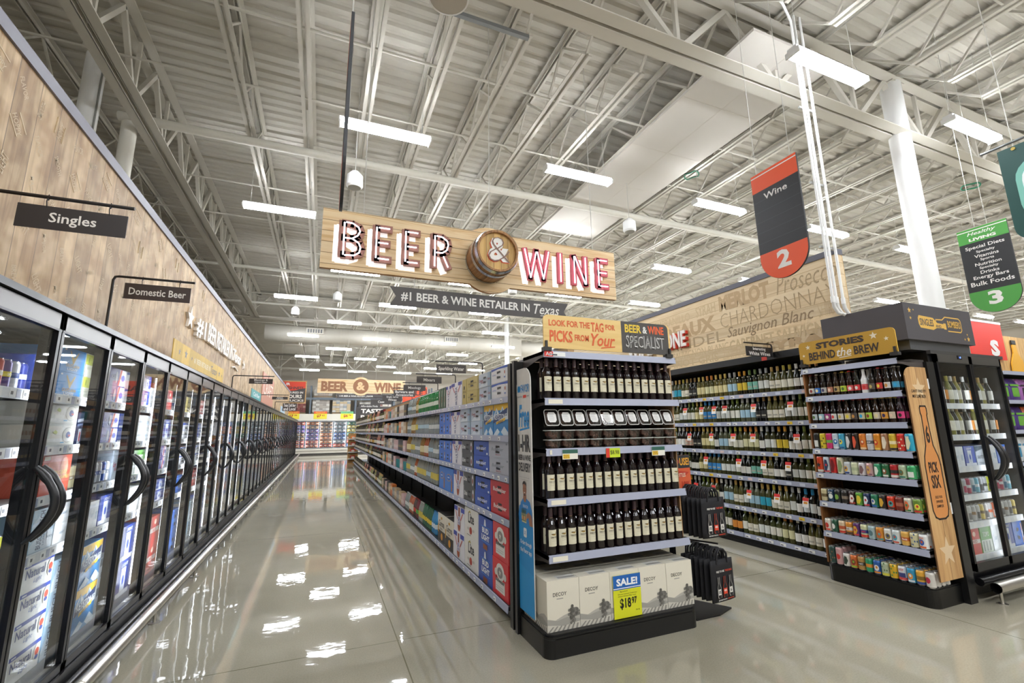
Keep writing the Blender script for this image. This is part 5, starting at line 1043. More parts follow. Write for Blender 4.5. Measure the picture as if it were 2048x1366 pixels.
# tote bags hanging on a floor stand beside the endcap
st = thing('bag_stand', 'black floor stand with hooks for tote bags beside the endcap', 'stand', (3.24, 3.42, 0))
MB().box(-.20, .06, -.1, .35, 0, .012, M_black).prism([(0.06, -.1), (.28, -.02), (.06, .35)], (0, 0, 0), X, Y, .012, M_black).build('foot_plate', st); MB().box(-.15, -.11, .2, .24, .012, 1.4, M_black).build('pole', st)
for z in (.60, 1.05): MB().tube([(-.13, .22, z+.0), (.12, -.09, z-.02)], .008, M_black, 8).build('hook_arm', st)
def bag_parts():
    w, h, t = .30, .33, .022; m = MB(); r = random.Random(8); nx, nz = 8, 6; vs = []
    for s in (-1, 1):
        for j in range(nz+1):
            for i in range(nx+1):
                x = -w/2+w*i/nx; z = h*j/nz; e = math.sin(PI*i/nx)**.4*(1-.55*j/nz); vs.append((x*(1-.05*j/nz), s*t*(.25+.75*e)*(.6+.1*r.random()), z))
    K = (nx+1)*(nz+1); fs = []
    for s in (0, 1):
        for j in range(nz):
            for i in range(nx): a = s*K+j*(nx+1)+i; q = (a, a+1, a+nx+2, a+nx+1); fs.append(q if s == 0 else q[::-1])
    for j in range(nz): a = j*(nx+1); fs.append((a, a+nx+1, K+a+nx+1, K+a)); b = a+nx; fs.append((b, K+b, K+b+nx+1, b+nx+1))
    for i in range(nx): fs.append((i, K+i, K+i+1, i+1)); a = nz*(nx+1)+i; fs.append((a, a+1, K+a+1, K+a))
    m.add(vs, fs, flat('17161a', .75), True)
    h_ = MB()
    for s in (-1, 1): h_.tube([(-.07, s*.01, h-.03), (-.06, s*.012, h+.05), (-.02, s*.006, h+.085), (.03, s*.008, h+.08), (.06, s*.014, h+.045), (.07, s*.01, h-.03)], .009, flat('1b1a1e', .7), 6)
    p = MB(); o = (-.15, -.0225, 0)
    def PP(pts, c, k=1): p.poly(pts, o, X, Z, flat(c, .5), .0006*k)
    def BO(cx, sc, body, lab, line):
        half = [(.008, .2), (.009, .15), (.02, .12), (.022, .05), (.018, .035)]
        PP([(cx-x*sc-.002, z) for x, z in half]+[(cx+x*sc+.002, z) for x, z in half[::-1]], line, 1); PP([(cx-x*sc+.001, z+.002) for x, z in half]+[(cx+x*sc-.001, z-.0005) for x, z in half[::-1]], body, 2)
        PP([(cx-.018*sc, .06), (cx+.018*sc, .06), (cx+.018*sc, .105), (cx-.018*sc, .105)], lab, 3)
    BO(.075, 1, '17161a', 'e8e4dc', 'e8e4dc'); BO(.15, 1.15, '17161a', 'e0482a', 'e0482a'); BO(.225, 1, '17161a', 'e8e4dc', 'e8e4dc')
    for t_, x, z, ww, hh, c in (('10%', .06, .07, .03, .025, '2a2a2a'), ('6', .216, .068, .018, .03, '2a2a2a'), ('MIX', .133, .08, .034, .016, 'f2efe8'), ('FREE TO USE', .05, .235, .1, .016, 'f2efe8'), ('THIS BAG', .16, .235, .09, .016, 'e0482a'), ('SAVE WHEN YOU BUY SIX', .05, .015, .11, .01, 'f2efe8'), ('OR MORE BOTTLES', .17, .015, .08, .01, 'e0482a')): p.text(t_, Vector(o)+X*x+Z*z, X, Z, ww, hh, flat(c, .5), .003, .02)
    return [('tote_bag', m.mesh('tote_bag')), ('handles', h_.mesh('handles'))], p.mesh('print')
bg, bprint = bag_parts(); ba = math.radians(5)
nrm = Vector((math.sin(ba), -math.cos(ba), 0))
for tz, zz, px in (('upper', .66, Vector((3.265, 3.26, 0))), ('lower', .15, Vector((3.29, 3.25, 0)))):
    for i in range(7):
        q = px-nrm*i*.052
        o = place(bg, 'tote_bag', (q.x, q.y, zz+random.uniform(-.005, .005)), ba+random.uniform(-.04, .04), 'black tote bag %s, %s bag back on the %s hook' % ('printed with three bottles' if i == 0 else 'hanging behind others', nth(i+1), tz), 'bag', 'tote bags on the stand')
        if i == 0: link('bottle_print', bprint, o)
m = MB().box(-.19, .19, 0, .006, 0, .33, 'd8613a'); o = (-.19, 0, 0)
m.poly([(0, .21), (.38, .21), (.38, .33), (0, .33)], o, X, Z, '2a2c30', .0006); m.text('FREE', (-.17, 0, .235), X, Z, .14, .07, 'e8e2d0', .0015, .03); m.text('TO', (-.02, 0, .25), X, Z, .06, .04, 'd8402f', .0015, .03); m.text('USE!', (.05, 0, .235), X, Z, .13, .07, 'e8a83a', .0015, .03)
m.poly([(0, .12), (.2, .19), (.36, .17), (.3, .13)], o, X, Z, 'c23a28', .0008); m.text('ON ANY 6 BOTTLES', (-.16, 0, .13), X, Z, .28, .035, 'f0dcc0', .0015, .02); m.text('BUY 6 OR MORE SAVE', (-.17, 0, .05), X, Z, .2, .025, 'b5361f', .0015, .02); m.text('10%', (.06, 0, .03), X, Z, .11, .06, 'b5361f', .0015, .04)
tag(m.build('card_sign', loc=(3.12, 3.52, 1.02), rotz=.12), 'orange and black card sign reading FREE TO USE above the tote bags', 'sign')

# ---------------------------------------------------------------- hanging signs
M_signwood = wood('sign_boards', 'fbe3ba', 'f3d5a6', 'e0b880', 'x', 0.125, 'z', '8a6238', 0.55)
M_neon = emitter('neon_white', 'f6f0ff', 2.2); M_edge = flat('a8743c', .6)
SY = 5.0; sx0, sx1, sz0, sz1 = -.117, 3.632, 3.33, 4.01
sg = thing('beer_and_wine_sign', 'large wooden neon-lettered sign with a barrel hung over the middle run', 'sign', (0, SY, 0))
cxs, czs, cr = 1.80, 3.66, .42
dx = math.sqrt(cr*cr-(sz1-czs)**2); a0 = math.asin((sz1-czs)/cr); dx2 = math.sqrt(cr*cr-(czs-sz0)**2); a1 = math.asin((czs-sz0)/cr)
outl = [(sx0, sz0), (cxs-dx2-.05, sz0)]+[(cxs+cr*math.cos(t), czs+cr*math.sin(t)) for t in [PI+a1+(PI-2*a1)*i/14 for i in range(15)]]+[(cxs+dx2+.05, sz0), (sx1, sz0), (sx1, sz1), (cxs+dx+.05, sz1)]+[(cxs+cr*math.cos(t), czs+cr*math.sin(t)) for t in [a0+(PI-2*a0)*i/14 for i in range(15)]]+[(cxs-dx-.05, sz1), (sx0, sz1)]
MB().prism(outl, (0, .05, 0), X, Z, .05, M_signwood, M_edge).build('board', sg)
LB = [('B', .05, .28, '9a6656'), ('E', .405, .21, '9a6656'), ('E', .725, .205, '9a6656'), ('R', 1.045, .255, '9a6656'), ('W', 2.205, .40, 'c44a58'), ('I', 2.70, .085, 'c44a58'), ('N', 2.90, .265, 'c44a58'), ('E', 3.28, .205, 'c44a58')]
Z0L, HL = 3.447, .42
NE = {'B': [[(.2, .06), (.2, .94)], [(.25, .95), (.5, .94), (.72, .85), (.78, .74), (.7, .62), (.5, .52), (.25, .52)], [(.5, .52), (.75, .42), (.82, .3), (.78, .16), (.6, .07), (.25, .05)]], 'E': [[(.18, .08), (.18, .94)], [(.28, .93), (.85, .93)], [(.28, .51), (.78, .51)], [(.28, .07), (.85, .07)]],
      'R': [[(.2, .05), (.2, .94)], [(.27, .94), (.55, .92), (.78, .82), (.82, .7), (.75, .55), (.55, .46), (.27, .45)], [(.6, .36), (.82, .06)]], 'W': [[(.08, .95), (.27, .06)], [(.27, .06), (.48, .9)], [(.52, .9), (.72, .06)], [(.72, .06), (.92, .95)]], 'I': [[(.5, .05), (.5, .95)]], 'N': [[(.18, .06), (.18, .94)], [(.22, .94), (.78, .06)], [(.82, .06), (.82, .94)]]}
BODY = {'B': [[(.15, .0), (.15, 1)], [(.15, .93), (.5, .93), (.75, .86), (.82, .74), (.75, .6), (.5, .53), (.15, .53)], [(.5, .53), (.8, .42), (.86, .28), (.8, .14), (.55, .07), (.15, .07)]], 'E': [[(.17, 0), (.17, 1)], [(.1, .93), (1, .93)], [(.1, .51), (.92, .51)], [(.1, .07), (1, .07)]], 'R': [[(.16, 0), (.16, 1)], [(.16, .93), (.55, .93), (.8, .84), (.85, .7), (.78, .54), (.55, .45), (.16, .45)], [(.55, .45), (.88, 0)]],
        'W': [[(.09, 1), (.27, 0)], [(.27, 0), (.5, 1)], [(.5, 1), (.73, 0)], [(.73, 0), (.91, 1)]], 'I': [[(.5, 0), (.5, 1)]], 'N': [[(.16, 0), (.16, 1)], [(.16, 1), (.84, 0)], [(.84, 0), (.84, 1)]]}
def ribbon(mb, strokes, ox, oz, w, h, wd, y, t, mat_):
    for st_ in strokes:
        for a, b in zip(st_[:-1], st_[1:]):
            A = Vector((ox+a[0]*w, 0, oz+a[1]*h)); B = Vector((ox+b[0]*w, 0, oz+b[1]*h)); d = (B-A).normalized(); A2 = A-d*wd*.18*(len(st_) > 2); B2 = B+d*wd*.18*(len(st_) > 2)
            mb.bar(A2+Y*(y-t/2), B2+Y*(y-t/2), wd, t, mat_, (0, 1, 0))
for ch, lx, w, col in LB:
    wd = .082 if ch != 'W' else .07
    p_ = MB(); ribbon(p_, BODY[ch], lx-.05, Z0L-.04, w, HL, wd, -.002, .004, flat('f6efec', .5, 0.0, 0.55)); sh_ = p_.build('letter_backing_glow', sg)  # white letter backing; the neon's light on it is put in as emission
    p_ = MB(); ribbon(p_, BODY[ch], lx, Z0L, w, HL, wd, -.03, .03, flat(col, .45)); L_ = p_.build('letter', sg)
    for st_ in NE[ch]:
        pts = [(lx+x*w, -.072, Z0L+z*HL) for x, z in st_]; MB().tube(pts, .0085, M_neon, 8).build('neon_tube', L_)
# barrel
br = MB(); M_bar = wood('barrel_staves', 'b98a58', 'a5764a', '7c5632', 'y', 0.07, 'x'); M_head = wood('barrel_head', 'dcb878', 'cfa664', 'b68c4e', 'z', .09, 'x'); RB = .262
br.lathe([(RB-.012, -.40), (RB+.006, -.33), (RB+.02, -.2), (RB+.012, -.06), (RB, .0)], M_bar, 36, 1.755, 0, 3.625, 'y'); br.lathe([(RB-.012, -.40), (RB-.036, -.398), (RB-.036, -.36)], M_bar, 36, 1.755, 0, 3.625, 'y')
br.build('barrel', sg); MB().lathe([(0, -.365), (RB-.034, -.365)], M_head, 36, 1.755, 0, 3.625, 'y').build('barrel_head', sg)
M_hoop = flat('b9bcc6', .25, .9)
for y0, y1 in ((-.4, -.36), (-.30, -.25), (-.06, -.01)):
    def rad(y): return RB+.003+ (.02*math.sin(PI*(y+.42)/.5) if y > -.4 else -.008)
    MB().lathe([(rad(y0), y0), (rad(y1), y1)], M_hoop, 36, 1.755, 0, 3.625, 'y').build('hoop', sg)
a_ = MB(); a_.text('&', (1.63, -.366, 3.49), X, Z, .27, .30, 'd8562f', .002, .05, 0); a_.text('&', (1.64, -.372, 3.50), X, Z, .27, .30, 'f2ede6', .003, .045, 0); a_.text('&', (1.64, -.376, 3.50), X, Z, .27, .30, '8a6a5a', .004, -.03, 0); a_.build('ampersand', sg)
def cable(name, parent, x, y, z0, z1=7.1, r=.005): MB().tube([(x, y, z0), (x, y, z1)], r, M_wire, 5).build(name, parent)
for x in (.3, 1.8, 3.3): cable('hanging_cable', sg, x, .025, 4.0, 7.12)
def ribbon_sign(name, label, x0, x1, z0, z1, y, txt, script, cableto):
    g = thing(name, label, 'sign', (0, y, 0)); nt = (x1-x0)*.03; h = z1-z0
    MB().prism([(x0, z0), (x1, z0), (x1-nt, z0+h/2), (x1, z1), (x0, z1), (x0+nt, z0+h/2)], (0, .012, 0), X, Z, .012, flat('54504f', .55)).build('board', g)
    m = MB(); W_ = x1-x0; m.text(txt, (x0+W_*.055, 0, z0+h*.27), X, Z, W_*(.70 if script else .6), h*.5, 'efece6', .001, .025)
    if script: m.text(script, (x0+W_*.78, 0, z0+h*.22), X, Z, W_*.16, h*.6, 'efece6', .001, .01, .3); m.tube([(x0+W_*.82, -.002, z0+h*.12), (x0+W_*.9, -.002, z0+h*.18), (x0+W_*.94, -.002, z0+h*.12)], .006, flat('efece6'), 5)
    m.build('lettering', g)
    for q in (.12, .88): cable('hanging_cable', g, x0+W_*q, .006, z1-.01, cableto)
ribbon_sign('ribbon_sign', 'long charcoal ribbon sign reading #1 BEER and WINE RETAILER hung under the neon sign', .62, 2.89, 2.99, 3.21, 5.03, '#1 BEER & WINE RETAILER IN', 'Texas', 3.4)
# the same sign again, unlit, far down the aisle
s2 = thing('beer_and_wine_sign', 'plain wooden sign with flat brown lettering hung far down the aisle', 'sign', (0, 20.6, 0)); k_ = 20.6/20
fx0, fx1, fz0, fz1 = -.24, 3.35, 3.2, 3.79; m = MB(); m.box(fx0, fx1, 0, .04, fz0, fz1, M_signwood); m.prism(circ(1.48, 3.5, .4, .4, 28), (0, .041, 0), X, Z, .042, M_signwood); m.build('board', s2)
m = MB(); br_ = flat('9a6a4a', .6); m.text('BEER', (-.1, -.002, 3.27), X, Z, 1.05, .42, br_, .001, .05); m.text('WINE', (2.02, -.002, 3.26), X, Z, 1.15, .42, br_, .001, .05); m.poly(circ(1.48, 3.5, .32, .32, 28), (0, -.003, 0), X, Z, br_, .001); m.text('&', (1.3, -.004, 3.33), X, Z, .36, .36, 'e6c596', .002, .04); m.build('lettering', s2)
for x in (.9, 2.1): cable('hanging_cable', s2, x, .02, 3.8, 7.12)
ribbon_sign('ribbon_sign', 'far charcoal ribbon sign about one-hour delivery under the plain wooden sign', .5, 2.8, 2.98, 3.16, 20.65, '1-HR BEER & WINE DELIVERY | FAVOR', None, 3.4)
# sign on top of the endcap and on top of the beer stand
def clamp_sign(name, label, loc, rotz, w, h, board, draw, clampz=0.0):
    g = thing(name, label, 'sign', loc, rotz); m = MB(); draw(m); MB().prism(rrect(0, 0, w, h, .045, 5, (0, 0, 1, 1)), (0, .012, 0), X, Z, .012, board).build('board', g); m.build('lettering', g)
    for x in (.03, w-.03): MB().box(x-.035, x+.035, -.02, .035, -.026, .006, M_dark).box(x-.02 if x < .1 else x+.0, x if x < .1 else x+.02, -.016, .03, .006, .06, M_dark).build('clamp', g)
OR = 'd9602e'
def d1(m):
    m.poly(rrect(.775, 0, 1.30, .285, .045, 5, (0, 0, 1, 0)), (0, 0, 0), X, Z, flat('4a4643', .55), .001)
    T = lambda t, x, z, w, h, c, b=.03, s=0: m.text(t, (x, 0, z), X, Z, w, h, flat(c, .5), .002, b, s)
    T('LOOK FOR THE', .05, .19, .4, .055, OR); T('TAG', .46, .165, .13, .085, OR); T('FOR', .61, .19, .1, .05, OR); T('PICKS', .055, .055, .22, .1, OR); T('FROM', .295, .075, .14, .055, OR); T('Your', .455, .04, .25, .11, OR, .02, .3)
    m.poly([(.55, .02), (.7, .038), (.7, .048), (.56, .032)], (0, 0, 0), X, Z, flat(OR, .5), .002)
    T('BEER', .815, .185, .18, .075, 'e6c43a'); T('&', 1.01, .185, .05, .065, 'e8e6e2'); T('WINE', 1.07, .185, .18, .075, 'e8622c'); T('SPECIALIST', .82, .045, .43, .12, 'e8e6e2', .01); T('SPECIALIST', .82, .045, .43, .12, '4a4643', -.02)
clamp_sign('specialist_sign', 'tan and charcoal sign with rounded top corners clamped on the wine endcap canopy', (1.655, 3.305, 2.272), 0, 1.32, .285, wood('sign_tan', 'efcf8c', 'e9c680', 'e0ba74', 'x'), d1)
def d2(m):
    c = '3a2f28'; T = lambda t, x, z, w, h, c_=c, b=.03, s=0: m.text(t, (x, 0, z), X, Z, w, h, flat(c_, .5), .002, b, s)
    T('STORIES', .2, .155, .5, .07, c, .05); T('BEHIND', .11, .035, .29, .09); T('the', .415, .04, .15, .09, 'efe9df', .01, .3); T('BREW', .59, .035, .24, .09)
    m.poly([(.43, .022), (.56, .03), (.56, .036), (.44, .03)], (0, 0, 0), X, Z, 'efe9df', .002)
    for x, z, r in ((.11, .19, .03), (.05, .1, .018), (.79, .2, .04), (.9, .15, .024)): m.poly(star_poly(x, z, r), (0, 0, 0), X, Z, 'efe3c9', .002)
clamp_sign('stories_sign', 'yellow sign with white stars clamped on the beer stand canopy', (5.102, 3.56, 2.295), -PI/2, .98, .255, wood('sign_yellow', 'fdd257', 'f6c84a', 'ebba3e', 'z', .16, 'y', 'c09430'), d2)
# aisle category signs on bent black rods
M_rod = flat('1d1817', .4)
def rod_sign(label, x0, x1, z0, z1, y, lines, col, post=None, over=.06, hooks=True):
    g = thing('category_sign', label, 'sign', (0, y, 0), group='category signs on rods'); MB().box(x0, x1, 0, .006, z0, z1, flat(col, .5)).build('board', g)
    m = MB(); n = len(lines); h = (z1-z0); lh = h*(.56 if any(c in 'gpy' for c in lines[0]) else .46) if n == 1 else h*.4
    for i, t in enumerate(lines):
        w = min((x1-x0)*.86, lh*text_geo(t, .015)[2]); hh = None
        zc = z0+h*((.46 if 'g' in t else .5) if n == 1 else .74-.46*i); m.text(t, ((x0+x1)/2-w/2, 0, zc-lh/2), X, Z, w, lh, 'ece8e2', .001, .015)
    m.build('lettering', g)
    zr = z1+.045; px, pz = post if post else (x0-.08, 2.35)
    e = x1+.02 if px < x0 else x0-.02
    MB().tube([(px, .003, pz), (px, .003, zr-.03), (px+(.01 if px < x0 else -.01), .003, zr-.005), (px+(.03 if px < x0 else -.03), .003, zr), (e, .003, zr)], .009, M_rod, 8).build('rod', g)
    for q in (.25, .82):
        x = x0+(x1-x0)*q; MB().tube([(x, .003, z1-.012), (x, -.008, z1+.02), (x, .003, zr+.012), (x, .012, zr), (x, .003, z1+.03)], .0025, M_rod, 5).build('hook', g)
rod_sign('black rod-hung sign reading Singles above the nearest cooler doors', -1.351, -.942, 2.562, 2.675, 2.65, ['Singles'], '2b2626', (-1.47, 2.35))
rod_sign('dark brown rod-hung sign reading Domestic Beer', -1.398, -.988, 2.598, 2.716, 4.05, ['Domestic Beer'], '3a2c28', (-1.47, 2.35))
rod_sign('dark rod-hung sign reading Mexican and Import Beer', -1.2, -.835, 2.448, 2.538, 9.0, ['Mexican &', 'Import Beer'], '38302c', (-1.45, 2.35)); rod_sign('small far rod-hung sign reading National Craft Beer', -1.19, -.833, 2.43, 2.5, 13.0, ['National', 'Craft Beer'], '38302c', (-1.45, 2.35))
rod_sign('farthest dark rod-hung sign over the coolers reading Texas Craft Beer', -1.22, -.8, 2.3, 2.56, 17.0, ['Texas Craft Beer', 'and Local'], '38302c', (-1.45, 2.35))
G_ = [('Sparkling Water', 1.502, 1.949, 2.437, 2.53, 6.5), ('Mixers', 1.52, 1.97, 2.44, 2.53, 8.1), ('Mixology', 1.5, 1.95, 2.41, 2.5, 9.4), ('Barware and|Accessories', 1.49, 1.98, 2.38, 2.5, 10.7), ('Single Serve|Wines', 1.42, 1.92, 2.36, 2.48, 12.2), ('Cask', 1.3, 1.9, 2.38, 2.5, 14.0), ('Affordable Finds', 1.1, 1.8, 2.36, 2.46, 16.0)]
for t, x0, x1, z0, z1, y in G_: rod_sign('grey rod-hung sign reading %s above the gondola' % t.replace('|', ' '), x0, x1, z0, z1+.03, y, t.split('|'), '4c4846', (x1+.26, 2.42))
rod_sign('black sign reading Interesting White Wines above the wine wall', 4.955, 5.43, 2.495, 2.62, 4.15, ['Interesting', 'White Wines'], '232021', (5.43, 2.5))
def flat_sign(name, label, x, y0, y1, z0, z1, col, fn):
    g = thing(name, label, 'sign', (x, 0, 0)); MB().box(-.008, 0, y0, y1, z0, z1, flat(col, .5) if isinstance(col, str) else col).build('board', g); m = MB(); fn(m); m.build('lettering', g)
def gold(m):
    for y, z, r in ((5.6, 2.45, .04), (5.85, 2.46, .06), (6.1, 2.45, .03), (7.45, 2.44, .03), (7.62, 2.45, .05), (7.8, 2.44, .03)): m.poly(star_poly(y, z, r), (0, 0, 0), Y, Z, '5a4f45', .001)
    m.text('#1 BEER RETAILER IN', (0, 6.2, 2.41), Y, Z, .85, .07, 'f0e2b8', .001, .02); m.text('Texas', (0, 7.08, 2.4), Y, Z, .34, .1, '4a423c', .001, .01, .3)
flat_sign('topper_sign', 'long yellow sign with stars standing on the cooler tops', -1.40, 5.38, 7.92, 2.35, 2.55, wood('sign_gold', 'e2bd55', 'd9b44c', 'cba640', 'z', .3, 'y', 'b8933a'), gold)
flat_sign('topper_sign', 'teal sign standing on the cooler tops past the yellow one', -1.40, 11.0, 12.65, 2.35, 2.54, '3f9a9c', lambda m: m.text('Cold Beer', (0, 11.3, 2.4), Y, Z, 1.1, .09, 'e6efee', .001, .02))
flat_sign('topper_sign', 'pale blue sign standing on the farthest cooler tops', -1.38, 18.4, 20.5, 2.33, 2.55, 'b8cfe0', lambda m: m.text('seltzer', (0, 18.7, 2.4), Y, Z, 1.4, .09, '7a9fc0', .001, .02))
# aisle markers, seen face-on or edge-on
def marker(label, x, col, head, lines, num, y=(2.755, 3.285), z=(3.1, 4.345), rz=0):
    yc, w, h = (y[0]+y[1])/2, y[1]-y[0], z[1]-z[0]; g = thing('aisle_marker', label, 'sign', (x, yc, z[0]), -PI/2, 'aisle markers'); r = w/2; F = .74
    MB().prism([(r*math.cos(PI+PI*i/20), r+r*math.sin(PI+PI*i/20)) for i in range(21)]+[(r, h), (-r, h)], (0, .01, 0), X, Z, .02, flat('232325', .5)).build('board', g)
    m = MB(); n0 = r*1.22
    m.poly([(r*.995*math.cos(PI+PI*i/20), r+r*.995*math.sin(PI+PI*i/20)) for i in range(21)]+[(r*.995, n0), (-r*.995, n0)], (0, -.01, 0), X, Z, flat(col, .5), .001); m.poly([(-r, h*.83), (r, h*.83), (r, h), (-r, h)], (0, -.01, 0), X, Z, flat(col, .5), .001); m.poly([(-r, h*.968), (r, h*.968), (r, h*.978), (-r, h*.978)], (0, -.01, 0), X, Z, 'f0ece6', .002)
    m.text(num, (-.075 if len(num) == 1 else -.1, -.01, .11), X, Z, .15 if num != '1' else .08, .19, 'f0ece6', .002, .04)
    if head: m.text(head[0], (-w*.3, -.01, h*.905), X, Z, w*.58, h*.05, 'f0ece6', .002, .01, .3); m.text(head[1], (-w*.28, -.01, h*.85), X, Z, w*.54, h*.034, 'f0ece6', .002, .05)
    zz = h*.83-.03
    for t, s in lines: lh = .07*s; wd = min(w*.88, lh*.95*text_geo(t, .015)[2]); zz -= lh; m.text(t, (-wd/2, -.01, zz), X, Z, wd, lh*.8, 'f0ece6', .002, .015); zz -= .004
    if len(lines) < 3:
        for i in range(1, 6): q = n0+(h*.83-n0)*i/6; m.poly([(-r, q), (r, q), (r, q+.005), (-r, q+.005)], (0, -.01, 0), X, Z, '3d3d40', .002)
    m.build('face', g)
    for x_ in ((-r*.75, r*.75) if num != '3' else (-r*.25, r*.25)): cable('hanging_cable', g, x_, 0, h-.01, 7.1-z[0], .003)
marker('orange and black aisle marker reading Wine and 2', 4.3, 'ee5a2c', None, [('Wine', 1.3)], '2')
marker('green and black aisle marker reading Healthy Living and 3', 8.45, '4c9a42', ('Healthy', 'LIVING'), [('Special Diets', 1.15), ('Specialty', .8), ('Vitamins', .8), ('Sports', .8), ('Nutrition', .8), ('Specialty', .8), ('Drinks', .8), ('Energy Bars', 1.1), ('Bulk Foods', 1.1)], '3')
marker('aisle marker seen edge-on above the cooler aisle, a thin dark line', .035, 'ee5a2c', None, [('Beer', 1.3)], '1', z=(3.08, 4.36))
gb_ = thing('round_banner', 'dark green banner with rounded bottom corners hung from a steel rod', 'sign', (6.5, 0, 0)); M_gr = flat('17453f', .5)
MB().prism(rrect(-2.073, 3.41, -1.1, 4.44, .16, 5, (1, 1, 0, 0)), (0, 0, 0), mY, Z, .012, M_gr).build('cloth', gb_)
m = MB(); m.poly(rrect(-1.985, 3.6, -1.18, 4.27, .2, 5), (-.013, 0, 0), mY, Z, '7ab8a8', .001); m.poly(rrect(-1.94, 3.645, -1.22, 4.225, .18, 5), (-.013, 0, 0), mY, Z, 'e6ecea', .002); m.build('printed_ring', gb_)
MB().tube([(0, 2.2, 4.49), (0, .95, 4.49)], .014, flat('8d8f92', .3, .8), 10).build('rod', gb_)
for y_ in (1.95, 1.25): MB().tube([(0, y_, 4.41), (0, y_, 4.5), (0, y_, 7.14)], .004, M_wire, 5).build('hanging_cable', gb_); MB().tube([(-.02, y_, 4.41), (.02, y_, 4.41)], .018, flat('b9a05a', .3, .8), 10).build('grommet', gb_)
# electrical conduits dropping to the cooler header
for i, (x, y_) in enumerate(((5.18, 3.15), (5.26, 3.16), (5.36, 3.15))):
    c = thing('conduit', 'white electrical conduit dropping to the charcoal cooler box, %s of three' % nth(i+1), 'pipe', (x, y_, 0), group='conduits by the wine wall')
    top = [(0, 0, 6.3), (-.08, -.05, 6.55), (-.3, -.12, 6.66), (-.7, -.2, 6.7)] if i == 0 else [(0, 0, 6.75)]
    MB().tube([(0, 0, 2.98)]+top, .015, M_white, 8).build('tube', c); fx = [(0, 0, 2.98), (.01, 0, 2.9), (.03, -.02, 2.83), (.05, -.04, 2.81)]; MB().tube(fx, .019, flat('dcdad5', .6), 8).tube([(0, 0, 2.95), (0, 0, 3.02)], .022, M_white, 8).build('flexible_tail', c)
for z in (3.6, 4.4, 5.4): tag(MB().box(5.14, 5.42, 3.168, 3.19, z, z+.025, flat('b9b9b6', .4, .6)).build('conduit_bracket'), 'small steel bracket clamping the conduits, %s up' % {3.6: 'lowest', 4.4: 'middle', 5.4: 'highest'}[z], 'bracket')

# ---------------------------------------------------------------- far end of the store
FY = 36.0
fz = thing('freezer_wall_base', 'cream plinth and fascia of the frozen food wall at the far end', 'freezer', (0, FY, 0)); CR = flat('e6e0d2', .5)
MB().box(-8, 12, 0, 1.0, 0, .1, flat('4a4743', .6)).box(-8, 12, -.06, 1.0, .1, .42, CR).build('plinth', fz); MB().box(-8, 12, -.02, 1.0, 2.38, 2.86, CR).build('fascia', fz); MB().box(-8, 12, .72, .78, .42, 2.38, flat('e9ebee', .5)).build('back_panel', fz)
MB().tube([(-8, -.09, .3), (12, -.09, .3)], .03, flat('cfc9bd', .4), 8).build('bumper', fz)
FW = .921; sh_ = MB().box(.05, FW-.05, .1, .7, -.01, .0, flat('cfd3d8', .4)).mesh('shelf'); dfr = MB().box(0, .05, 0, .04, .42, 2.38, flat('8f9398', .3, .6)).box(FW-.05, FW, 0, .04, .42, 2.38, flat('8f9398', .3, .6)).box(.05, FW-.05, 0, .04, .42, .48, flat('8f9398', .3, .6)).box(.05, FW-.05, 0, .04, 2.32, 2.38, flat('8f9398', .3, .6)).mesh('door')
dpn = MB().box(.045, FW-.045, .015, .022, .475, 2.325, M_glass).mesh('glass_pane'); dl = MB().box(-.012, .012, .045, .055, .5, 2.3, emitter('freezer_led', 'f4f8ff', 12)).mesh('led_strip')
BAGC = [('purple', '5a3a9a', 'd8dce6', 'e06a2c'), ('orange', 'e0762c', 'f0e6d8', 'a83a1c'), ('blue', '2f62b4', 'e6e9ee', 'd8843a'), ('green', '3f8f6a', 'e8e6da', 'c9403a'), ('red', 'c9382c', 'f0e2d4', 'e0a83a'), ('brown', '7a4a30', 'e8d9c4', 'c9803a'), ('yellow', 'e0c23a', 'f2eee2', '3f8a5a'), ('grey', 'a8b0b8', 'eef0f2', 'c95a3a')]
def frozen_bag(b, t, a):
    m = MB(); w, h = .235, .185; n = 8
    vs = []
    for s in (-1, 1):
        for i in range(n+1):
            for j in range(n+1): u, v = i/n, j/n; vs.append((-w/2+w*u, s*(.004+0.03*math.sin(PI*u)**.7*math.sin(PI*v)**.7), h*v))
    K = (n+1)**2; f = []
    for s in (0, 1):
        for i in range(n):
            for j in range(n): q = s*K+i*(n+1)+j; f.append((q, q+n+1, q+n+2, q+1) if s == 0 else (q, q+1, q+n+2, q+n+1))
    m.add(vs, f, flat(b, .35), True); m.poly(circ(0, .1, .085, .04, 12), (0, -.036, 0), X, Z, flat(t, .4)); m.poly(circ(.01, .055, .05, .022, 10), (0, -.0355, 0), X, Z, flat(a, .4)); return m.mesh('bag')
FB = [frozen_bag(b, t, a) for _, b, t, a in BAGC]
pal = [[2, 2, 4, 5, 4, 4, 4], [4, 4, 5, 5, 0, 0, 4], [4, 4, 0, 0, 0, 5, 1], [4, 1, 1, 1, 5, 5, 5], [4, 7, 2, 2, 7, 7, 7], [2, 4, 5, 3, 6, 6, 3], [2, 4, 2, 2, 1, 4, 2]]
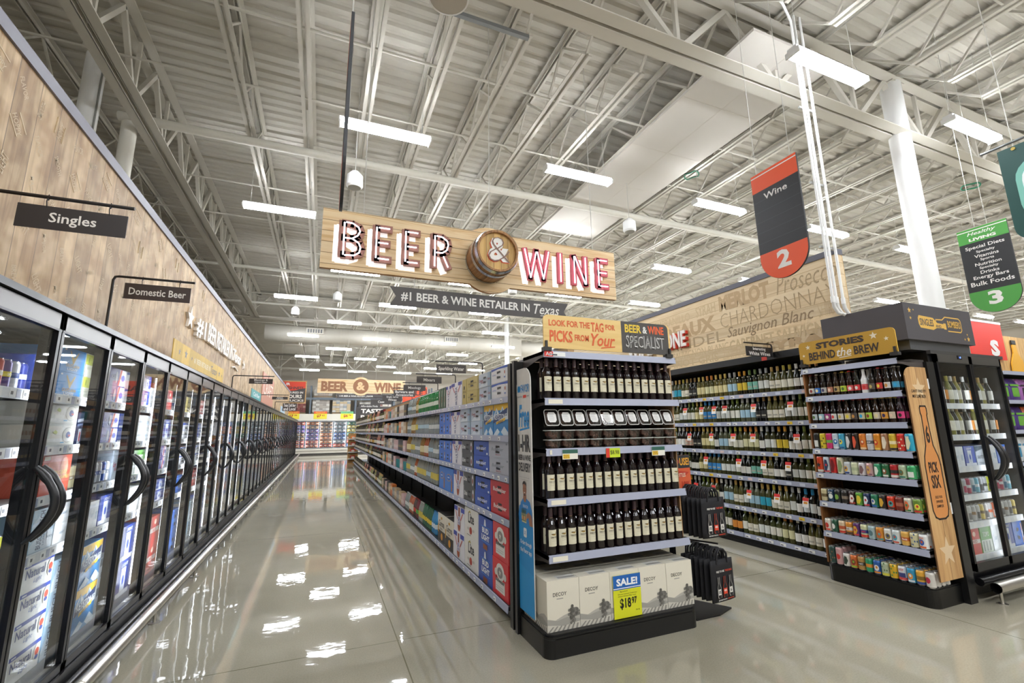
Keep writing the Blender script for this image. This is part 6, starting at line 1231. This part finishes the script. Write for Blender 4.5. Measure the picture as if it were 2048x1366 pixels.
for i in range(7):
    x = -2.86+i*FW
    c = thing('frozen_food_door', 'lit glass freezer door full of frozen bags at the far end, %s from the left' % nth(i+1), 'freezer', (x, FY, 0), group='frozen food doors at the far end')
    d_ = link('door', dfr, c); link('glass_pane', dpn, d_); link('led_strip', dl, c, (.04, 0, 0)); link('led_strip', dl, c, (FW-.04, 0, 0))
    for r in range(7):
        z = .52+r*.262; link('shelf', sh_, c, (0, 0, z))
        for k in range(3): place([('frozen_bag', FB[pal[i][r]])], 'frozen_food_bag', (x+.17+k*.29, FY+.16, z+.002), 0, '%s frozen food bag, %s across, %s shelf up, %s far freezer door' % (BAGC[pal[i][r]][0], nth(k+1), nth(r+1), nth(i+1)), 'frozen food', 'frozen bags at the far end')
for j, (x, top, tt, pr, ce) in enumerate(((-2.35, 'e0662c', 'PRICE CUT', '$7', '99'), (-.54, 'e0502c', 'PRICE CUT', '$7', '62'), (1.27, '7ac08a', 'LOW PRICE', '$6', '74'), (3.1, '7ac08a', 'LOW PRICE', '$5', '98'))):
    m = MB().box(0, .88, 0, .01, 0, .54, 'f0e03a'); m.poly([(0, .38), (.88, .38), (.88, .54), (0, .54)], (0, 0, 0), X, Z, top, .002); m.text(tt, (.12, 0, .42), X, Z, .64, .08, 'f0d84a' if j < 2 else '5a9a6a', .004, .02); m.text(pr, (.2, 0, .1), X, Z, .3, .22, 'b8402c', .004, .04); m.text(ce, (.55, 0, .2), X, Z, .18, .11, 'b8402c', .004, .03)
    tag(m.build('price_sign', loc=(x, FY-.035, 2.5)), 'big yellow price sign above the far freezers, %s from the left' % nth(j+1), 'sign')
# storage racking above and behind the freezers
rk = thing('storage_rack', 'steel storage racking of stacked goods above the far freezers', 'rack', (0, 37.3, 0)); SB = flat('66707a', .5)
for x in (-3.6, -.9, 2.3, 5.2, 8.2): MB().box(x, x+.12, 0, .1, 0, 5.0, SB).box(x, x+.12, 1.0, 1.1, 0, 5.0, SB).build('upright', rk)
for z in (2.72, 3.95): MB().box(-3.6, 8.3, -.02, .08, z, z+.16, SB).box(-3.6, 8.3, 0, 1.1, z+.16, z+.18, flat('8f9499', .6)).build('beam', rk)
m = MB()
for x in [-3.5+.16*i for i in range(74)]: m.bar((x, -.06, 4.13), (x, -.06, 5.0), .008, .008, flat('6a6c70', .5))
for z in (4.3, 4.5, 4.7, 4.95): m.bar((-3.5, -.06, z), (8.2, -.06, z), .008, .008, flat('6a6c70', .5))
m.build('mesh_guard', rk)
def pallet_stack(seed, w, h, cols):
    m = MB(); r = random.Random(seed); nz = int(h/.16); nx = 5
    for j in range(nz):
        for i in range(nx): m.box(-w/2+w*i/nx+.004, -w/2+w*(i+1)/nx-.004, r.uniform(0, .012), .9, .12+j*.16+.004, .12+(j+1)*.16-.004, flat(r.choice(cols), .6))
    m.box(-w/2, w/2, 0, .9, 0, .1, flat('9a8468', .7)); return m.mesh('pallet')
PC = [['c9c4bb', 'b8b0a6', 'd6d2ca', 'a89f96'], ['b8a89a', 'cfc8bd', '8f6a62', 'c2bab0'], ['7a3f3a', '8f524a', 'a8867c'], ['b9b4ac', 'd2cec6', '9aa0a4', 'c9b48f']]
for i, (x, z, w, h, c, nm) in enumerate(((-2.9, 2.91, 1.1, .95, 1, 'brown and cream'), (-1.6, 2.91, .9, .8, 2, 'dark red'), (-.1, 2.91, 1.2, 1.0, 0, 'pale grey'), (1.35, 2.91, 1.3, 1.0, 3, 'mixed pale'), (3.2, 2.91, 1.1, .8, 0, 'light grey'), (4.5, 2.91, 1.1, .9, 1, 'tan and cream'), (-2.2, 4.14, 1.2, .5, 3, 'low mixed'), (.0, 4.14, 1.3, .55, 1, 'low brown'), (1.5, 4.14, 1.2, .5, 0, 'low pale grey'), (3.6, 4.14, 1.3, .5, 2, 'low dark red'))):
    place([('pallet', pallet_stack(i, w, h, PC[c]))], 'pallet_of_goods', (x, 37.4, z), 0, '%s pallet of stacked cartons on the %s level of the storage rack' % (nm, 'upper' if z > 4 else 'lower'), 'pallet')
# freshness sign beyond the end of the wooden wall
fs = thing('freshness_sign', 'red and charcoal framed freshness sign hanging past the end of the wooden wall', 'sign', (-2.35, 26.9, 3.1)); m = MB()
MB().box(0, 1.5, 0, .05, 0, 1.2, wood('frame_wood', 'd9b27a', 'c99f66', 'b08450', 'x')).build('frame', fs); m.poly([(.05, .05), (1.45, .05), (1.45, 1.15), (.05, 1.15)], (0, 0, 0), X, Z, '45403e', .003); m.poly([(.05, .62), (.9, .68), (1.45, .82), (1.45, 1.15), (.05, 1.15)], (0, 0, 0), X, Z, 'e0452a', .006)
for t, x, z, w, h, c in (('OUR', .2, .95, .5, .14, 'f0e9e0'), ('FRESHNESS', .35, .74, 1.0, .15, '3a3230'), ('ASSURED IN', .5, .52, .85, .11, 'e8e2d8'), ('HOURS', .5, .27, .8, .19, 'f0ebe2'), ('TRUCKS', .4, .09, 1.0, .12, 'e8e2d8')): m.text(t, (x, 0, z), X, Z, w, h, flat(c, .5), .009, .03)
m.build('lettering', fs)
for x in (.2, 1.3): cable('hanging_cable', fs, x, .025, 1.2, 4.07, .006)
ds = thing('tasting_sign', 'dark far sign with white letters hanging behind the gondola', 'sign', (1.93, 30, 2.2)); m = MB(); MB().box(0, 2.7, 0, .03, 0, .9, flat('3a3634', .5)).build('board', ds); m.text('TASTING', (.3, -.002, .5), X, Z, 1.9, .26, 'e6e2da', .002, .04); m.text('BAR', (.3, -.002, .12), X, Z, .9, .26, 'e6e2da', .002, .04); m.build('lettering', ds)
for x in (.3, 2.4): cable('hanging_cable', ds, x, .02, .9, 4.97, .006)
rs_ = thing('hanging_banner', 'orange-red banner hanging far behind the category signs', 'sign', (3.49, 22, 2.7)); MB().box(0, 1.15, 0, .02, 0, .95, flat('e0502c', .5)).build('board', rs_); MB().text('SALE', (.15, -.002, .55), X, Z, .8, .22, '3a2a26', .002, .03).build('lettering', rs_)
for x in (.1, 1.05): cable('hanging_cable', rs_, x, .01, .95, 4.47, .006)
er = thing('snack_rack', 'slim wooden rack of red snack bags at the far end of the gondola', 'rack', (1.30, 24.58, 0)); MB().box(0, .5, .3, .34, 0, 1.5, wood('rack_wood', 'c9a06a', 'b98f5a', 'a07a48', 'z')).box(0, .5, 0, .34, 0, .08, 'b08450').build('frame', er)
for z in (.2, .52, .84, 1.16): MB().box(.02, .48, .02, .3, z, z+.03, flat('d8d4cc', .5)).box(.02, .48, .02, .03, z, z+.09, flat('d8d4cc', .5)).build('tray', er)
for j, z in enumerate((.2, .52, .84, 1.16)):
    place([('snack', FB[4 if j < 3 else 1])], 'snack_bag', (1.54, 24.74, z+.032), 0, '%s snack bag on the %s tray of the far rack' % ('red' if j < 3 else 'orange', nth(j+1)), 'bag')
# right edge: pet food run, board wall and red banner
pg = thing('pet_food_shelving', 'black shelving of bagged pet food past the two-door cooler', 'shelving', (9.25, 3.4, 0)); MB().box(0, 2.6, .0, .55, 0, .14, M_blackm).build('base', pg); MB().box(0, 2.6, .5, .54, .14, 2.32, M_bk).build('back_panel', pg)
for z in (.6, 1.05, 1.5, 1.93, 2.36): s_ = MB().box(0, 2.6, .012, .5, -.03, 0, M_shelfb).build('shelf', pg, loc=(0, 0, z)); MB().box(0, 2.6, 0, .012, -.05, .004, M_lip).build('price_strip', s_)
for x in (0, 2.56): MB().box(x, x+.04, .46, .56, 0, 2.4, M_up).build('upright', pg)
def kibble(b, t):
    m = MB(); w, d, h = .3, .12, .34; n = 6; vs = []; ring = rrect(-w/2, -d/2, w/2, d/2, .05, 3); k = len(ring)
    lv = [(0, .96), (.1, 1.0), (.6, 1.0), (.88, .9), (1, .86)]
    for z, s in lv: vs += [(x*s, y*(s if z < .8 else (1-z)*3+.15), h*z) for x, y in ring]
    m.add(vs, [(a*k+i, a*k+(i+1) % k, (a+1)*k+(i+1) % k, (a+1)*k+i) for a in range(4) for i in range(k)], flat(b, .35), True); m.add(vs[-k:], [tuple(range(k))], b); m.poly(rrect(-.1, .06, .1, .2, .02, 3), (0, -d/2-.001, 0), X, Z, t, .0); m.poly([(-.13, .22), (.13, .22), (.13, .25), (-.13, .25)], (0, -d/2, 0), X, Z, t, .001); return m.mesh('bag')
KB = [('purple', kibble('4a2f7a', '6fae3f')), ('lilac', kibble('a86ab0', '3a2a3a')), ('green', kibble('5aa83f', '4a2f7a')), ('light blue', kibble('a8cbe0', 'e6e9ea')), ('orange', kibble('d8693a', '4f9a4a')), ('white', kibble('dfe2e2', '3f8ab0'))]
for si, z in enumerate((.142, .602, 1.052, 1.502, 1.932)):
    for i in range(8): j = [(3, 5, 3), (3, 5, 5), (5, 3, 4), (0, 4, 2), (0, 1, 1)][si][(i//2) % 3] if i else (3, 3, 5, 0, 0)[si]; place([('pet_food_bag', KB[j][1])], 'pet_food_bag', (9.43+i*.315, 3.56, z), 0, '%s pet food bag, %s from the left, %s pet food shelf' % (KB[j][0], nth(i+1), nth(si+1)), 'bag', 'pet food bags')
wd_ = thing('board_topper', 'board panel with a yellow bottle shape behind the pet food', 'sign', (18.7, 7, 3.0)); MB().box(0, 4.5, 0, .06, 0, 1.25, wood('topper_boards', 'e0b878', 'd0a566', 'b98c52', 'z', .4, 'x')).build('board', wd_)
MB().prism([(.75, .08), (1.5, .08), (1.5, .5), (1.3, .7), (1.25, 1.0), (1.05, 1.0), (1.02, .7), (.8, .4)], (0, -.03, 0), X, Z, .03, flat('e0a52c', .5)).box(1.03, 1.28, -.06, -.03, .98, 1.12, flat('2a2724', .5)).build('bottle_shape', wd_)
MB().box(.1, .2, 0, .06, -3.0, 0, M_up).box(4.3, 4.4, 0, .06, -3.0, 0, M_up).build('post', wd_)
rb = thing('red_banner', 'red hanging banner with a pale letter beside the charcoal header box', 'sign', (17.2, 6.9, 3.45)); MB().box(0, 1.95, 0, .02, 0, 1.1, flat('d8260f', .5)).build('cloth', rb); MB().box(0, 1.95, -.01, .03, 1.1, 1.17, flat('d6d6d6', .4)).build('rail', rb); MB().text('S', (1.1, -.003, .1), X, Z, .5, .5, 'd9d6d2', .002, .06).build('lettering', rb)
for x in (.3, 1.6): cable('hanging_cable', rb, x, .01, 1.15, 3.7, .006)
# small things under the roof
sp = MB().lathe([(0, 0), (.1, 0), (.125, .03), (.12, .2), (.06, .27), (0, .27)], M_white, 20).mesh('speaker'); spg = MB().lathe([(0, -.002), (.095, -.002)], flat('b9b9b6', .7), 20).mesh('grille')
for i, (x, y) in enumerate(((.26, 6.96), (5.33, 6.78), (-1.0, 15.96), (.22, 13.77), (4.77, 11.39))):
    o = place([('speaker', sp), ('grille', spg)], 'pendant_speaker', (x, y, 5.35), 0, 'small white pendant speaker on a rod under the roof, %s counting back from the front' % nth(i+1), 'speaker', 'pendant speakers'); MB().tube([(0, 0, .26), (0, 0, 1.8)], .006, M_wire, 6).build('rod', o)
dsk = thing('round_pendant', 'white round disc hanging high over the near end of the aisle', 'pendant', (.735, 2.99, 5.0)); MB().lathe([(0, 0), (.15, 0), (.16, .01), (.155, .05), (.05, .09), (0, .09)], flat('c9c3ba', .6), 28).build('disc', dsk); MB().lathe([(.15, -.003), (.165, .0), (.165, .02)], M_white, 28).build('rim', dsk); MB().tube([(0, 0, .08), (0, 0, 2.15)], .008, M_wire, 6).build('rod', dsk)
for i, (x, y) in enumerate(((6.35, 6.1), )): tag(MB().tube([(x+.13*math.cos(t), y+.13*math.sin(t), 6.4+.02*math.sin(3*t)) for t in [2*PI*q/20 for q in range(20)]], .012, flat('2f6a52', .5), 6, closed=True).build('cable_coil'), 'coiled dark cable tied under the joists', 'cable')
tag(MB().tube([(12.1+.16*math.cos(t), 4.34+.14*math.sin(t), 6.4+.01*math.sin(3*t)) for t in [2*PI*q/20 for q in range(20)]], .014, flat('1f8a66', .5), 6, closed=True).build('cable_coil'), 'green cable coil tied under the joists above the third aisle', 'cable')
tag(MB().box(1.1, 2.1, 4.36, 4.41, 6.37, 6.42, flat('8d8f90', .4, .6)).build('strut_channel'), 'grey steel strut channel crossing the joists by the round disc', 'strut')
if 'text_scene' in globals(): bpy.data.scenes.remove(text_scene)
